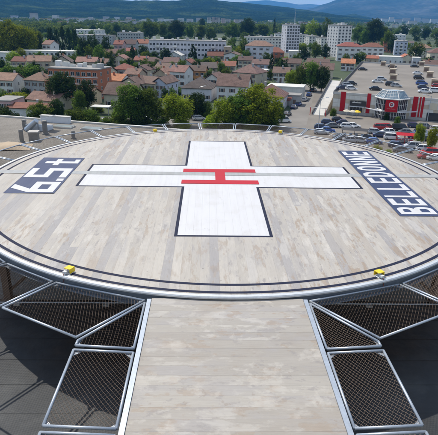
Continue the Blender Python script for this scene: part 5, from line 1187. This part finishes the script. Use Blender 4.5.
# street lamps
def lamp(u, v, h, label, rot):
    p = at(u, v); th = thing('street_lamp', label, 'street lamp', p, R(rot), 'street lamps')
    MB().tube((0, 0, 0), (0, 0, h), .11, 8, .06).build('pole', 'galvanised', th); MB().tube((0, 0, h-.05), (-1.6, 0, h+.35), .05, 6).build('arm', 'galvanised', th); MB().box(-2.2, -1.4, -.16, .16, h+.33, h+.47).build('lamp_head', 'white_metal', th); MB().tube((0, 0, 0), (0, 0, .5), .16, 8).build('base', 'galvanised', th)
lamp(423.5, 143, 12, 'tall street lamp between the young trees in the mall car park', 0); lamp(199, 116, 9, 'street lamp beside the red hatchback behind the pad', 180); lamp(318, 131, 9, 'street lamp at the left end of the mall car park', 180)
# parasols / yellow stand before the mall entrance
for i, (u, v, mt) in enumerate(((346, 117.3, 'wall_cream'), (352, 118, 'wall_cream'), (356.5, 118.2, 'yellow_paint'))):
    p = at(u, v); th = thing('parasol', ('left cream parasol before the mall entrance', 'right cream parasol before the mall entrance', 'yellow parasol before the mall entrance')[i], 'parasol', p, 0, 'parasols before the mall entrance')
    MB().tube((0, 0, 0), (0, 0, 2.3), .04, 6).build('pole', 'white_metal', th); v_, f_ = ring_mesh([(.02, 2.55), (.6, 2.4), (1.25, 2.0)], 8); obj('canopy', v_, f_, mt, th)
# red awning by the road
p = at(287, 106); th = thing('awning', 'red sloping awning at the house beside the parked cars', 'awning', p, R(-20))
MB().add([(-1.5, -2.2, 2.3), (1.5, -2.2, 2.3), (1.5, 2.2, 3.4), (-1.5, 2.2, 3.4), (-1.5, -2.2, 2.2), (1.5, -2.2, 2.2), (1.5, 2.2, 3.3), (-1.5, 2.2, 3.3)], [(0, 1, 2, 3), (7, 6, 5, 4), (0, 4, 5, 1), (1, 5, 6, 2), (2, 6, 7, 3), (3, 7, 4, 0)]).build('sheet', 'tile_red', th)
for x_ in (-1.4, 1.4):
    for y_ in (-2.1, 2.1): MB().tube((x_, y_, 0), (x_, y_, 2.25 if y_ < 0 else 3.25), .06, 6).build('post', 'white_metal', th)
# carport by the lawn
p = at(102, 114); th = thing('carport', 'pale flat-roofed carport beside the lawn left of the cream house', 'carport', p, R(-8))
MB().box(-3, 3, -2, 2, 2.4, 2.6).build('roof', 'white_roof', th)
for x_ in (-2.8, 2.8):
    for y_ in (-1.8, 1.8): MB().box(x_-.1, x_+.1, y_-.1, y_+.1, 0, 2.4).build('post', 'concrete', th)

# ================================================================== HAZE
HAZE_TOP = max(v.co.z for o in COL.objects if o.type == 'MESH' and o.name.split('.')[0] in ('mountain', 'forested_hill') for v in o.data.vertices)+40; print('HAZE', HAZE_TOP)
m, t, b = nodes('haze_air'); t.nodes.remove(b)
pv = N(t, 'ShaderNodeVolumePrincipled'); pv.inputs['Color'].default_value = (.135, .45, .96, 1); pv.inputs['Density'].default_value = 7.6e-5; pv.inputs['Anisotropy'].default_value = .2
t.links.new(pv.outputs[0], t.nodes['Material Output'].inputs['Volume'])
tag(MB().box(-20100, 20100, -2100, 17900, ZG-3.5, HAZE_TOP).build('haze', 'haze_air'), 'pale blue summer haze over the valley', 'haze', kind='stuff')
